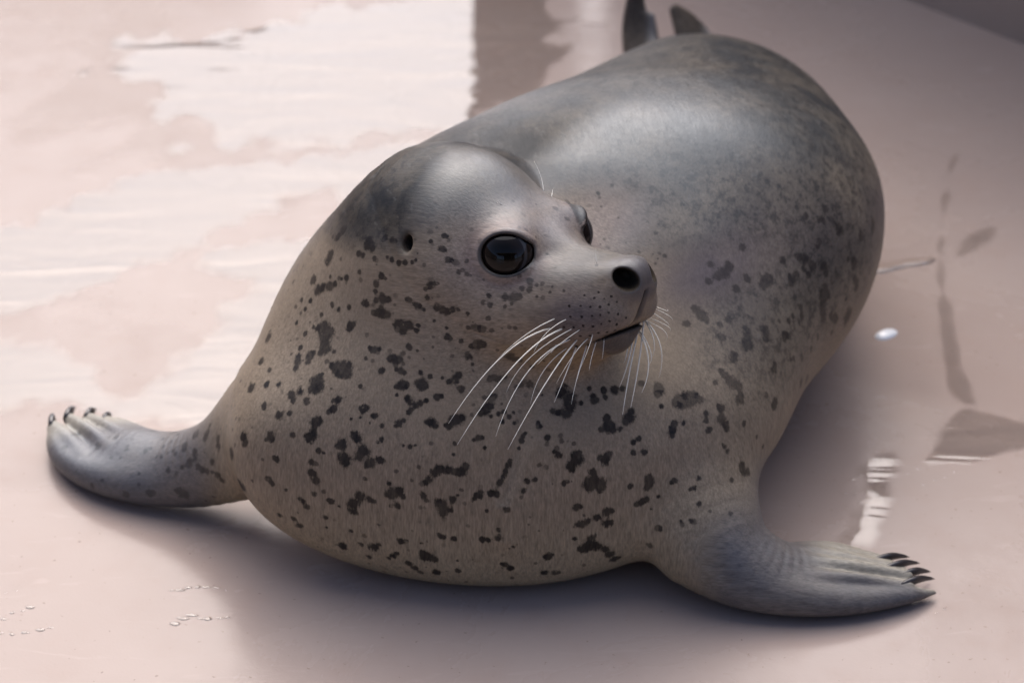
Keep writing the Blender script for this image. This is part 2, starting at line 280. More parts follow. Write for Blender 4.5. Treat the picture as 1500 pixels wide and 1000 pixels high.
def wob(X, Y, s, seed):
    r = np.random.default_rng(seed); v = np.zeros(X.shape)
    for i in range(26):
        a = r.uniform(0, 2*math.pi); f = s*r.uniform(0.4, 1.0)*2**r.uniform(0, 3); v += np.sin((X*math.cos(a)+Y*math.sin(a)*0.8)*f*6.28 + r.uniform(0, 6.28))/(f/s)
    return v/5
def chaikin(P, n=2):
    P = np.asarray(P, float)
    for _ in range(n):
        Q = np.roll(P, -1, 0); P = np.stack([0.75*P + 0.25*Q, 0.25*P + 0.75*Q], 1).reshape(-1, 2)
    return P
def puddle(poly, islands=(), h=0.0006, rim=0.030, rag=0.006, step=0.004, seed=1, freq=14, ridge=0.0):
    poly = chaikin(poly); islands = [chaikin(i) for i in islands]
    P = np.asarray(poly); lo = P.min(0)-0.02; hi = P.max(0)+0.02
    gx = np.arange(lo[0], hi[0], step); gy = np.arange(lo[1], hi[1], step)
    X, Y = np.meshgrid(gx, gy, indexing='ij')
    sd = poly_sd(X, Y, poly)
    for isl in islands: sd = np.maximum(sd, -poly_sd(X, Y, isl))
    sd = sd + rag*wob(X, Y, freq, seed)
    t = -sd/rim
    Z = np.where(t > 0, h*(1-np.exp(-1.6*t)) + ridge*t*np.exp(-t), h*1.6*t)
    Z = np.maximum(Z, -0.004)
    keep = Z > -0.0035
    idx = np.arange(X.size).reshape(X.shape)
    k = keep[:-1, :-1] | keep[1:, :-1] | keep[1:, 1:] | keep[:-1, 1:]
    Q = np.stack([idx[:-1, :-1][k], idx[1:, :-1][k], idx[1:, 1:][k], idx[:-1, 1:][k]], 1)
    used = np.unique(Q); rem = np.full(X.size, -1); rem[used] = np.arange(len(used))
    V = np.stack([X.ravel(), Y.ravel(), Z.ravel()], 1)[used]
    o = big_mesh("puddle", V, rem[Q], M_WATER)
    attr(o, "depth", V[:, 2])
    tag(o, kind="structure")
    return o
for pd in PUDDLES: puddle(**pd)

def drop(x, y, r):
    vs, fs = [], []
    n, m = 5, 14
    for i in range(n):
        a = i/(n-1)*math.pi/2
        for j in range(m):
            w = 2*math.pi*j/m; q = r*math.cos(a)*(1+0.16*math.sin(2*w+1))
            vs.append((q*1.25*math.cos(w), q*math.sin(w), 0.42*r*math.sin(a)-0.0003))
    for i in range(n-1):
        for j in range(m): fs.append((i*m+j, i*m+(j+1) % m, (i+1)*m+(j+1) % m, (i+1)*m+j))
    o = mesh_obj("ice_chip", vs, fs, M_CHIP); o.location = (x, y, 0); o.rotation_euler[2] = 0.5
    return o
k_ = NT("ice"); k_.principled(Base_Color=(0.82, 0.84, 0.86), Roughness=0.15); M_CHIP = k_.m
tag(drop(*CHIP, 0.0085), "small shiny white chip lying on the floor beside the seal's flank", "chip")
# ---------------------------------------------------------------- seal shape (implicit surface)
def smin(a, b, k):
    h = np.clip(0.5 + 0.5*(b - a)/k, 0.0, 1.0)
    return b*(1-h) + a*h - k*h*(1-h)
def smax(a, b, k): return -smin(-a, -b, k)
def nrm(v): v = np.asarray(v, float); return v/np.linalg.norm(v)

def ell(P, c, r, A=None):
    q = P - np.asarray(c)
    if A is not None: q = q @ A.T
    r = np.asarray(r)
    k0 = np.sqrt(((q/r)**2).sum(1)); k1 = np.sqrt(((q/(r*r))**2).sum(1)) + 1e-9
    return np.where(k0 < 0.05, -r.min(), k0*(k0 - 1.0)/k1)

def resample(nodes, n):
    """Catmull-Rom through rows of nodes -> n rows."""
    N = np.asarray(nodes, float); m = len(N)
    Q = np.vstack([2*N[0]-N[1], N, 2*N[-1]-N[-2]])
    out = []
    for t in np.linspace(0, m-1, n):
        i = min(int(t), m-2); f = t - i
        a, b, c, d = Q[i], Q[i+1], Q[i+2], Q[i+3]
        out.append(0.5*((2*b) + (c-a)*f + (2*a-5*b+4*c-d)*f*f + (3*b-a-3*c+d)*f**3))
    return np.array(out)

def tube(P, nodes, n, k=0.0):
    """nodes rows: x y z  ra rb  sx sy sz (side axis). elliptical tube, rounded ends."""
    N = resample(nodes, n)
    out = np.full(len(P), 9.0)
    for i in range(len(N)-1):
        a, b = N[i], N[i+1]
        d = b[:3]-a[:3]; L2 = d@d; L = math.sqrt(L2); T = d/L
        q = P - a[:3]
        t = np.clip(q@d/L2, 0, 1)
        s = nrm(0.5*(a[5:8]+b[5:8])); s = nrm(s - T*(s@T)); u = np.cross(s, T)
        ra = a[3] + (b[3]-a[3])*t; rb = a[4] + (b[4]-a[4])*t
        x = q@s; z = q@u; e = q@T - t*L
        rm = np.minimum(ra, rb)
        k0 = np.sqrt((x/ra)**2 + (z/rb)**2 + (e/rm)**2)
        k1 = np.sqrt((x/ra**2)**2 + (z/rb**2)**2 + (e/rm**2)**2) + 1e-9
        dd = np.where(k0 < 0.05, -rm, k0*(k0-1)/k1)
        out = np.minimum(out, dd) if k == 0 else smin(out, dd, k)
    return out

def boxed(P, lo, hi, fn, far=0.25):
    """evaluate fn only near its box, elsewhere a lower bound of the distance"""
    lo = np.asarray(lo); hi = np.asarray(hi)
    d = np.sqrt((np.maximum(np.maximum(lo-P, P-hi), 0)**2).sum(1))
    out = d + 0.06
    m = d < 0.06
    if m.any(): out[m] = fn(P[m])
    return out
def node_box(nodes):
    N = np.asarray(nodes); r = np.maximum(N[:, 3], N[:, 4])[:, None]
    return (N[:, :3]-r).min(0), (N[:, :3]+r).max(0)
def tubeb(P, nodes, n, k=0.0):
    lo, hi = node_box(nodes)
    return boxed(P, lo, hi, lambda Q: tube(Q, nodes, n, k))

# trunk: rows y, centre x, centre z, half width, half height
def body_loft(P, tab):
    y = P[:, 1]
    D = resample(tab, 160)
    yy = D[:, 0]
    def f(y, X, Z):
        yc = np.clip(y, yy[0], yy[-1])
        cx = np.interp(yc, yy, D[:, 1]); cz = np.interp(yc, yy, D[:, 2])
        w = np.maximum(np.interp(yc, yy, D[:, 3]), 1e-3); h = np.maximum(np.interp(yc, yy, D[:, 4]), 1e-3)
        a = (X-cx)/w; b = (Z-cz)/h
        p = 2.15
        k = (np.abs(a)**p + np.abs(b)**p)**(1/p)
        k1 = np.sqrt((a/w)**2 + (b/h)**2) + 1e-9
        return k*(k-1)/k1 , yc
    e = 1e-3
    v, yc = f(y, P[:, 0], P[:, 2])
    v2, _ = f(y+e, P[:, 0], P[:, 2]); v1, _ = f(y-e, P[:, 0], P[:, 2])
    g = np.clip((v2-v1)/(2*e), -3, 3)
    d = v/np.sqrt(1 + g*g)
    over = np.abs(y-yc)
    return np.where(over > 0, np.sqrt(np.maximum(d, 0)**2 + over**2), d)
# head frame: rows = forward, side (towards the seal's right), up ; origin between the eyes
HC = np.array([0.0256, -0.0514, 0.2694])
HA = np.array([[0.809, -0.539, 0.236], [-0.585, -0.776, 0.235], [-0.056, 0.328, 0.943]])
HA[0] = nrm(HA[0]); HA[1] = nrm(HA[1]-HA[0]*(HA[1]@HA[0])); HA[2] = np.cross(HA[1], HA[0])
def to_world(q): return HC + np.asarray(q) @ HA
def to_head(P): return (P - HC) @ HA.T
MOUTH = ([-0.03, -0.012, 0.007, 0.040, 0.060, 0.075, 0.090], [-0.057, -0.0635, -0.0705, -0.0700, -0.0640, -0.0575, -0.053])
EYE_R = 0.0208
EYE_C = np.array([-0.0095, 0.0375, -0.0025])     # local, mirrored for the far side

# y, centre x, centre z, half width, half height
EYE_OUT = nrm([0.40, 0.88, 0.12])
EYE_AX = nrm([0.88, -0.40, 0.0]); EYE_UP = np.cross(EYE_OUT, EYE_AX)*-1
EAR = np.array([-0.072, 0.069, 0.007])
BODY = [
    [-0.148, -0.0048, 0.0826, 0.008, 0.0175],
    [-0.132, -0.0104, 0.0811, 0.0989, 0.0657],
    [-0.097, -0.018, 0.0887, 0.1807, 0.0928],
    [-0.04, -0.0046, 0.1011, 0.2115, 0.1051],
    [0.04, 0.0274, 0.12, 0.2154, 0.1245],
    [0.13, 0.0728, 0.1344, 0.2203, 0.1394],
    [0.23, 0.1132, 0.128, 0.2016, 0.1327],
    [0.33, 0.1472, 0.1135, 0.1614, 0.1177],
    [0.43, 0.1688, 0.0987, 0.1176, 0.1031],
    [0.53, 0.1666, 0.0777, 0.0724, 0.0776],
    [0.61, 0.155, 0.0555, 0.0392, 0.0505],
    [0.66, 0.1469, 0.0451, 0.0245, 0.0321],
    [0.69, 0.1439, 0.0434, 0.0098, 0.0084]]
NECK = [
    [0.0653, 0.1402, 0.0963, 0.1305, 0.1006, 1.0, 0.0, 0.0],
    [0.0026, 0.0819, 0.1167, 0.1483, 0.1217, 1.0, 0.0, 0.0],
    [-0.0451, 0.0235, 0.1481, 0.1184, 0.103, 1.0, 0.0, 0.0],
    [-0.0591, 0.0097, 0.1996, 0.0898, 0.0863, 1.0, 0.0, 0.0],
    [-0.0538, 0.009, 0.2353, 0.07, 0.0737, 0.8, 0.4, 0.0],
    [-0.036, -0.012, 0.25, 0.062, 0.064, 0.7, 0.6, 0.0]]
# fore flippers: paddle, thick leading edge, digits ; A lies towards the wall, B towards the open floor
FL_A = [[ 0.120, -0.045, 0.075, 0.060, 0.050, 0, 1, 0.1],
        [ 0.142, -0.095, 0.055, 0.050, 0.042, 0.3, 1, 0.1],
        [ 0.166, -0.121, 0.035, 0.038, 0.030, 0.2, 1, 0.2],
        [ 0.205, -0.130, 0.023, 0.031, 0.018, 0.05, 1, 0.2],
        [ 0.250, -0.122, 0.017, 0.035, 0.009, -0.1, 1, 0.15],
        [ 0.283, -0.119, 0.012, 0.025, 0.006, -0.15, 1, 0.1],
        [ 0.300, -0.119, 0.009, 0.016, 0.005, -0.15, 1, 0.1]]
LE_A = [[ 0.138, -0.118, 0.036, 0.027, 0.027, 0, 1, 0], [ 0.178, -0.142, 0.020, 0.017, 0.017, 0, 1, 0],
        [ 0.220, -0.151, 0.014, 0.013, 0.013, 0, 1, 0], [ 0.262, -0.148, 0.011, 0.0105, 0.010, 0, 1, 0],
        [ 0.300, -0.138, 0.008, 0.0075, 0.007, 0, 1, 0], [ 0.322, -0.129, 0.005, 0.0035, 0.003, 0, 1, 0]]
FL_B = [[-0.180, -0.012, 0.085, 0.052, 0.048, 0.1, 1, 0.2],
        [-0.225, -0.008, 0.052, 0.033, 0.031, 0.15, 1, 0.3],
        [-0.270,  0.005, 0.032, 0.030, 0.020, 0.3, 1, 0.35],
        [-0.312,  0.026, 0.024, 0.031, 0.015, 0.6, 0.9, 0.35],
        [-0.343,  0.060, 0.017, 0.031, 0.008, 0.9, 0.5, 0.2],
        [-0.354,  0.083, 0.013, 0.020, 0.007, 0.9, 0.3, 0.1]]
LE_B = [[-0.205, -0.020, 0.055, 0.032, 0.032, 0, 1, 0], [-0.252, -0.010, 0.024, 0.020, 0.020, 0, 1, 0],
        [-0.295, -0.004, 0.016, 0.0155, 0.0155, 0, 1, 0], [-0.332, 0.011, 0.014, 0.013, 0.013, 0, 1, 0],
        [-0.358, 0.035, 0.012, 0.011, 0.011, 0, 1, 0], [-0.371, 0.062, 0.011, 0.009, 0.009, 0, 1, 0],
        [-0.377, 0.084, 0.010, 0.006, 0.006, 0, 1, 0]]
DIG_A = [([0.215,-0.139,0.0260], [0.300,-0.131,0.0130], .0070, .0048),
         ([0.212,-0.124,0.0300], [0.302,-0.118,0.0135], .0062, .0044),
         ([0.208,-0.110,0.0280], [0.290,-0.109,0.0140], .0060, .0044),
         ([0.202,-0.098,0.0240], [0.281,-0.099,0.0140], .0058, .0042)]
DIG_B = [([-0.345, 0.030,0.0200], [-0.378, 0.087,0.0130], .0070, .0052),
         ([-0.322, 0.030,0.0290], [-0.366, 0.094,0.0160], .0066, .0052),
         ([-0.306, 0.034,0.0330], [-0.350, 0.092,0.0180], .0064, .0050),
         ([-0.292, 0.038,0.0330], [-0.335, 0.086,0.0190], .0062, .0048),
         ([-0.278, 0.034,0.0310], [-0.314, 0.066,0.0200], .0058, .0045)]
CLAW_A = [((0.294,-0.135,0.0155), (0.324,-0.113,0.006)), ((0.297,-0.121,0.0150), (0.322,-0.104,0.006)),
          ((0.284,-0.115,0.0160), (0.315,-0.093,0.006)), ((0.276,-0.105,0.0160), (0.308,-0.085,0.006))]
CLAW_B = [((-0.379, 0.083,0.0150), (-0.382, 0.110,0.010)), ((-0.368, 0.090,0.0185), (-0.364, 0.117,0.012)),
          ((-0.351, 0.088,0.0205), (-0.346, 0.112,0.013)), ((-0.336, 0.082,0.0210), (-0.332, 0.103,0.014))]
# hind flippers: palm blade nodes, then digits
HIND = [  # each: chain of flattened blades
  [[0.135,0.640,0.050,0.026,0.020, 1,0.1,0],[0.128,0.668,0.062,0.018,0.012, 1,0.1,0],[0.123,0.688,0.082,0.0145,0.008, 1,0.2,0],[0.122,0.700,0.106,0.010,0.006, 1,0.3,0],[0.125,0.706,0.130,0.005,0.004, 1,0.3,0]],
  [[0.140,0.660,0.058,0.010,0.010, 1,0,0],[0.1405,0.682,0.076,0.0035,0.005, 0.7,0.7,0],[0.1375,0.690,0.098,0.0028,0.004, 0.5,0.8,0]],
  [[0.152,0.640,0.050,0.026,0.020, 1,-0.1,0],[0.172,0.665,0.060,0.022,0.011, 1,0.1,-0.2],[0.182,0.684,0.070,0.021,0.007, 1,0.1,-0.35],[0.172,0.696,0.086,0.015,0.006, 1,0.1,-0.5],[0.161,0.702,0.100,0.006,0.004, 1,0,-0.6]]]
_c, _s, _t = math.cos(0.75), math.sin(0.75), 0.45
NOS_A = np.array([[1, 0, 0], [0, math.cos(_t), math.sin(_t)], [0, -math.sin(_t), math.cos(_t)]]) @ np.array([[_c, _s, 0], [-_s, _c, 0], [0, 0, 1]])
CREASE = [[0.02, -0.1217, 0.1789, 0.003, 0.003, 1, 0, 0], [0.0125, -0.1268, 0.1643, 0.005, 0.005, 1, 0, 0], [0.005, -0.1355, 0.1461, 0.005, 0.005, 1, 0, 0], [-0.001, -0.1424, 0.1265, 0.0045, 0.0045, 1, 0, 0], [-0.0076, -0.1488, 0.1034, 0.002, 0.002, 1, 0, 0]]
def loftx(q, nodes):
    """elliptical loft along +x (rows as for tube, straight in y), rounded front"""
    D = resample(nodes, 40); x = np.clip(q[:, 0], D[0, 0], D[-1, 0])
    zc = np.interp(x, D[:, 0], D[:, 2]); ra = np.interp(x, D[:, 0], D[:, 3]); rb = np.interp(x, D[:, 0], D[:, 4])
    e = q[:, 0]-x; rm = np.minimum(ra, rb); z = q[:, 2]-zc; y = q[:, 1]
    k0 = np.sqrt((y/ra)**2 + (z/rb)**2 + (e/rm)**2); k1 = np.sqrt((y/ra**2)**2 + (z/rb**2)**2 + (e/rm**2)**2) + 1e-9
    return np.where(k0 < 0.05, -rm, k0*(k0-1)/k1)

def head_sdf(q):
    """q in head frame"""
    ax = np.abs(q[:, 1]); m = np.stack([q[:, 0], ax, q[:, 2]], 1)     # mirrored
    d = ell(q, (-0.070, 0, -0.014), (0.078, 0.071, 0.056))            # cranium
    d = smin(d, ell(q, (-0.038, 0, -0.048), (0.074, 0.062, 0.055)), 0.03)   # jowls
    d = smin(d, ell(m, (-0.016, 0.026, -0.001), (0.0245, 0.025, 0.025)), 0.012)  # orbit mound
    mz = [[-0.01, 0, -0.021, 0.036, 0.035, 0, 1, 0], [0.022, 0, -0.025, 0.024, 0.0265, 0, 1, 0],
          [0.048, 0, -0.028, 0.0215, 0.0215, 0, 1, 0], [0.066, 0, -0.030, 0.020, 0.0165, 0, 1, 0]]
    d = smin(d, loftx(q, mz), 0.012)
    d = smin(d, ell(m, (0.014, 0.027, -0.042), (0.041, 0.025, 0.027)), 0.014)   # cheek in front of the eye
    d = smin(d, ell(m, (0.028, 0.017, -0.030), (0.038, 0.022, 0.0195)), 0.012)
    c, s = math.cos(0.30), math.sin(0.30)
    A = np.array([[c, -s, 0], [s, c, 0], [0, 0, 1]])
    d = smin(d, ell(m, (0.047, 0.018, -0.043), (0.035, 0.0265, 0.0255), A), 0.011)
    d = smin(d, ell(m, (0.050, 0.012, -0.027), (0.030, 0.016, 0.014)), 0.010)  # whisker pads
    d = smin(d, ell(q, (0.071, 0, -0.022), (0.014, 0.0225, 0.0135)), 0.013)      # nose
    jaw = [[-0.030, 0, -0.076, 0.042, 0.028, 0, 1, 0], [0.012, 0, -0.077, 0.033, 0.021, 0, 1, 0],
           [0.038, 0, -0.0715, 0.027, 0.0170, 0, 1, 0], [0.055, 0, -0.0665, 0.020, 0.0140, 0, 1, 0]]
    d = smin(d, loftx(q, jaw), 0.010)
    # mouth line: thin cut following a curve (height as a function of forward)
    zx = np.interp(q[:, 0], MOUTH[0], MOUTH[1])
    cut = np.abs(q[:, 2]-zx) + 0.0006 - 0.0016*np.clip((q[:, 0]-0.046)/0.024, 0, 1)
    cut = np.maximum(cut, -0.003 - 0.010*np.clip((q[:, 0]-0.04)/0.03, 0, 1) - d)                 # only skin deep
    cut = np.maximum(cut, -(q[:, 0] + 0.026))
    d = smax(d, -cut, 0.003)
    # philtrum groove under the nose
    ph = np.maximum(ax - 0.0012, np.maximum(np.abs(q[:, 2]+0.044)-0.013, -(q[:, 0]-0.055)))
    d = smax(d, -np.maximum(ph, -0.0035-d), 0.0035)
    # nostrils
    d = smax(d, -ell(m, (0.0790, 0.0155, -0.0200), (0.021, 0.0100, 0.0071), NOS_A), 0.0025)
    # eye socket, lid rim, opening
    e = m - EYE_C
    r = np.sqrt((e*e).sum(1))
    h = e@EYE_OUT
    ea = e@EYE_AX; eb = e@EYE_UP
    rho = np.sqrt(((ea - 0.0022)/1.0)**2 + (eb/0.82)**2)
    fr_ = np.clip(ea/0.015, 0, 1)*np.clip((0.0105 - np.abs(eb + 0.001))/0.006, 0, 1)
    ra_ = np.sqrt((ea - 0.0022)**2 + eb**2); sc = ra_/np.maximum(rho, 1e-6)
    h0 = np.sqrt(np.maximum(0.0211**2 - (0.0196*sc)**2 - 0.0044*np.where(rho > 1e-6, (ea - 0.0022)/np.maximum(rho, 1e-6), 0)*0.0196, 0.001**2))
    ring = np.sqrt((h - h0)**2 + ((rho - 0.0196)*sc)**2) - 0.0015 + 0.0022*fr_
    d = smin(d, r - (EYE_R + 0.0016) + 0.0035*fr_, 0.006)
    d = smin(d, ring, 0.006)
    d = smax(d, -np.maximum(rho - 0.0180, -h), 0.0020)
    d = np.maximum(d, -(r - EYE_R - 0.0003))
    return d

def blade_digits(P, digs, flat, k):
    d = None
    for a, b, ra, rb in digs:
        nd = [list(a)+[ra, ra*flat, 0, 1, 0.2], list((np.array(a)+np.array(b))/2 + np.array([0, 0, .003]))+[(ra+rb)/2, (ra+rb)/2*flat, 0, 1, 0.2], list(b)+[rb, rb*flat, 0, 1, .2]]
        v = tubeb(P, nd, 8)
        d = v if d is None else smin(d, v, k)
    return d

def far_from_face(P):
    q = to_head(P)
    t = np.clip((np.sqrt(((q - np.array([0.045, -0.02, -0.02]))**2).sum(1)) - 0.085)/0.07, 0, 1)
    return t*t*(3-2*t)

def neck_head_sdf(P):
    d = tubeb(P, NECK, 24)
    h = boxed(P, HC-0.16, HC+0.16, lambda Q: head_sdf(to_head(Q)))
    d = smin(d, h, 0.020 + 0.026*far_from_face(P))
    def ears(Q):
        q = to_head(Q); m = np.stack([q[:, 0], np.abs(q[:, 1]), q[:, 2]], 1)
        v = ell(m, EAR, (0.0040, 0.016, 0.0055))
        return v
    e = boxed(P, HC-0.13, HC+0.13, ears)
    return smax(d, -e, 0.006)

def seal_sdf(P):
    d = body_loft(P, BODY)
    d = smin(d, neck_head_sdf(P), 0.024 + 0.036*far_from_face(P))
    fa = smin(smin(tubeb(P, FL_A, 30), tubeb(P, LE_A, 30), 0.010), blade_digits(P, DIG_A, 0.9, 0.002), 0.004)
    fb = smin(smin(tubeb(P, FL_B, 30), tubeb(P, LE_B, 30), 0.010), blade_digits(P, DIG_B, 0.9, 0.002), 0.004)
    d = smin(d, fa, 0.022); d = smin(d, fb, 0.022)
    cr = tubeb(P, CREASE, 12)
    d = smax(d, -cr, 0.009)
    for hn in HIND: d = smin(d, tubeb(P, hn, 14), 0.012)
    return smax(d, 0.0008 - P[:, 2], 0.012)
# ---------------------------------------------------------------- meshing: surface nets on a rectilinear grid, finer round the head
def axis(lo, hi, flo, fhi, c, f):
    parts = [np.arange(lo, flo, c), np.arange(flo, fhi, f), np.arange(fhi, hi, c)]
    return np.concatenate(parts)
def surface_nets(fn, xs, ys, zs, B=4):
    nx, ny, nz = len(xs), len(ys), len(zs)
    V = np.ones((nx, ny, nz), np.float32)
    bx, by, bz = [np.arange(0, n, B) for n in (nx, ny, nz)]
    def mid(a, b): 
        e = np.minimum(b+B, len(a)-1)
        return 0.5*(a[b]+a[e]), 0.5*(a[e]-a[b])
    (mx, hx), (my, hy), (mz, hz) = mid(xs, bx), mid(ys, by), mid(zs, bz)
    M = np.stack(np.meshgrid(mx, my, mz, indexing='ij'), -1).reshape(-1, 3)
    H = np.stack(np.meshgrid(hx, hy, hz, indexing='ij'), -1).reshape(-1, 3)
    rad = np.sqrt((H*H).sum(1))
    d = fn(M)
    near = np.abs(d) < rad*1.3 + 0.001
    I = np.stack(np.meshgrid(bx, by, bz, indexing='ij'), -1).reshape(-1, 3)
    sg = np.where(d < 0, -1, 1).astype(np.int8).reshape(len(bx), len(by), len(bz))
    V[:] = sg.repeat(B, 0)[:nx].repeat(B, 1)[:, :ny].repeat(B, 2)[:, :, :nz]
    o = np.stack(np.meshgrid(*[np.arange(B)]*3, indexing='ij'), -1).reshape(-1, 3)
    NI = I[near]
    for c in range(0, len(NI), 9600):
        idx = (NI[c:c+9600, None, :] + o[None]).reshape(-1, 3)
        idx = idx[(idx[:, 0] < nx) & (idx[:, 1] < ny) & (idx[:, 2] < nz)]
        P = np.stack([xs[idx[:, 0]], ys[idx[:, 1]], zs[idx[:, 2]]], 1)
        V[idx[:, 0], idx[:, 1], idx[:, 2]] = fn(P)
    S = V < 0
    cnt = np.zeros((nx-1, ny-1, nz-1), np.int8)
    for a in (0, 1):
        for b in (0, 1):
            for c in (0, 1): cnt += S[a:nx-1+a, b:ny-1+b, c:nz-1+c]
    act = (cnt > 0) & (cnt < 8)
    ci = np.argwhere(act)
    idm = np.full(act.shape, -1, np.int32); idm[act] = np.arange(len(ci))
    ax = (xs, ys, zs)
    acc = np.zeros((len(ci), 3)); num = np.zeros(len(ci))
    corners = [(a, b, c) for a in (0, 1) for b in (0, 1) for c in (0, 1)]
    for p in corners:
        for k in range(3):
            if p[k]: continue
            q = list(p); q[k] = 1
            A = ci + np.array(p); Bq = ci + np.array(q)
            va = V[A[:, 0], A[:, 1], A[:, 2]]; vb = V[Bq[:, 0], Bq[:, 1], Bq[:, 2]]
            m = (va < 0) != (vb < 0)
            t = np.where(m, va/np.where(m, va-vb, 1), 0)
            PA = np.stack([ax[i][A[:, i]] for i in range(3)], 1); PB = np.stack([ax[i][Bq[:, i]] for i in range(3)], 1)
            acc += np.where(m[:, None], PA + (PB-PA)*t[:, None], 0); num += m
    verts = acc/num[:, None]
    quads = []
    for k in range(3):
        sl0 = [slice(None)]*3; sl1 = [slice(None)]*3
        sl0[k] = slice(0, -1); sl1[k] = slice(1, None)
        e = np.argwhere(S[tuple(sl0)] != S[tuple(sl1)])
        u, w = (k+1) % 3, (k+2) % 3
        ok = (e[:, u] > 0) & (e[:, w] > 0) & (e[:, u] < act.shape[u]) & (e[:, w] < act.shape[w])
        e = e[ok]
        du = np.zeros(3, int); du[u] = 1; dw = np.zeros(3, int); dw[w] = 1
        g = lambda c: idm[c[:, 0], c[:, 1], c[:, 2]]
        q = np.stack([g(e-du-dw), g(e-dw), g(e), g(e-du)], 1)
        flip = ~S[e[:, 0], e[:, 1], e[:, 2]]
        q[flip] = q[flip][:, ::-1]
        quads.append(q)
    return verts, np.vstack(quads)
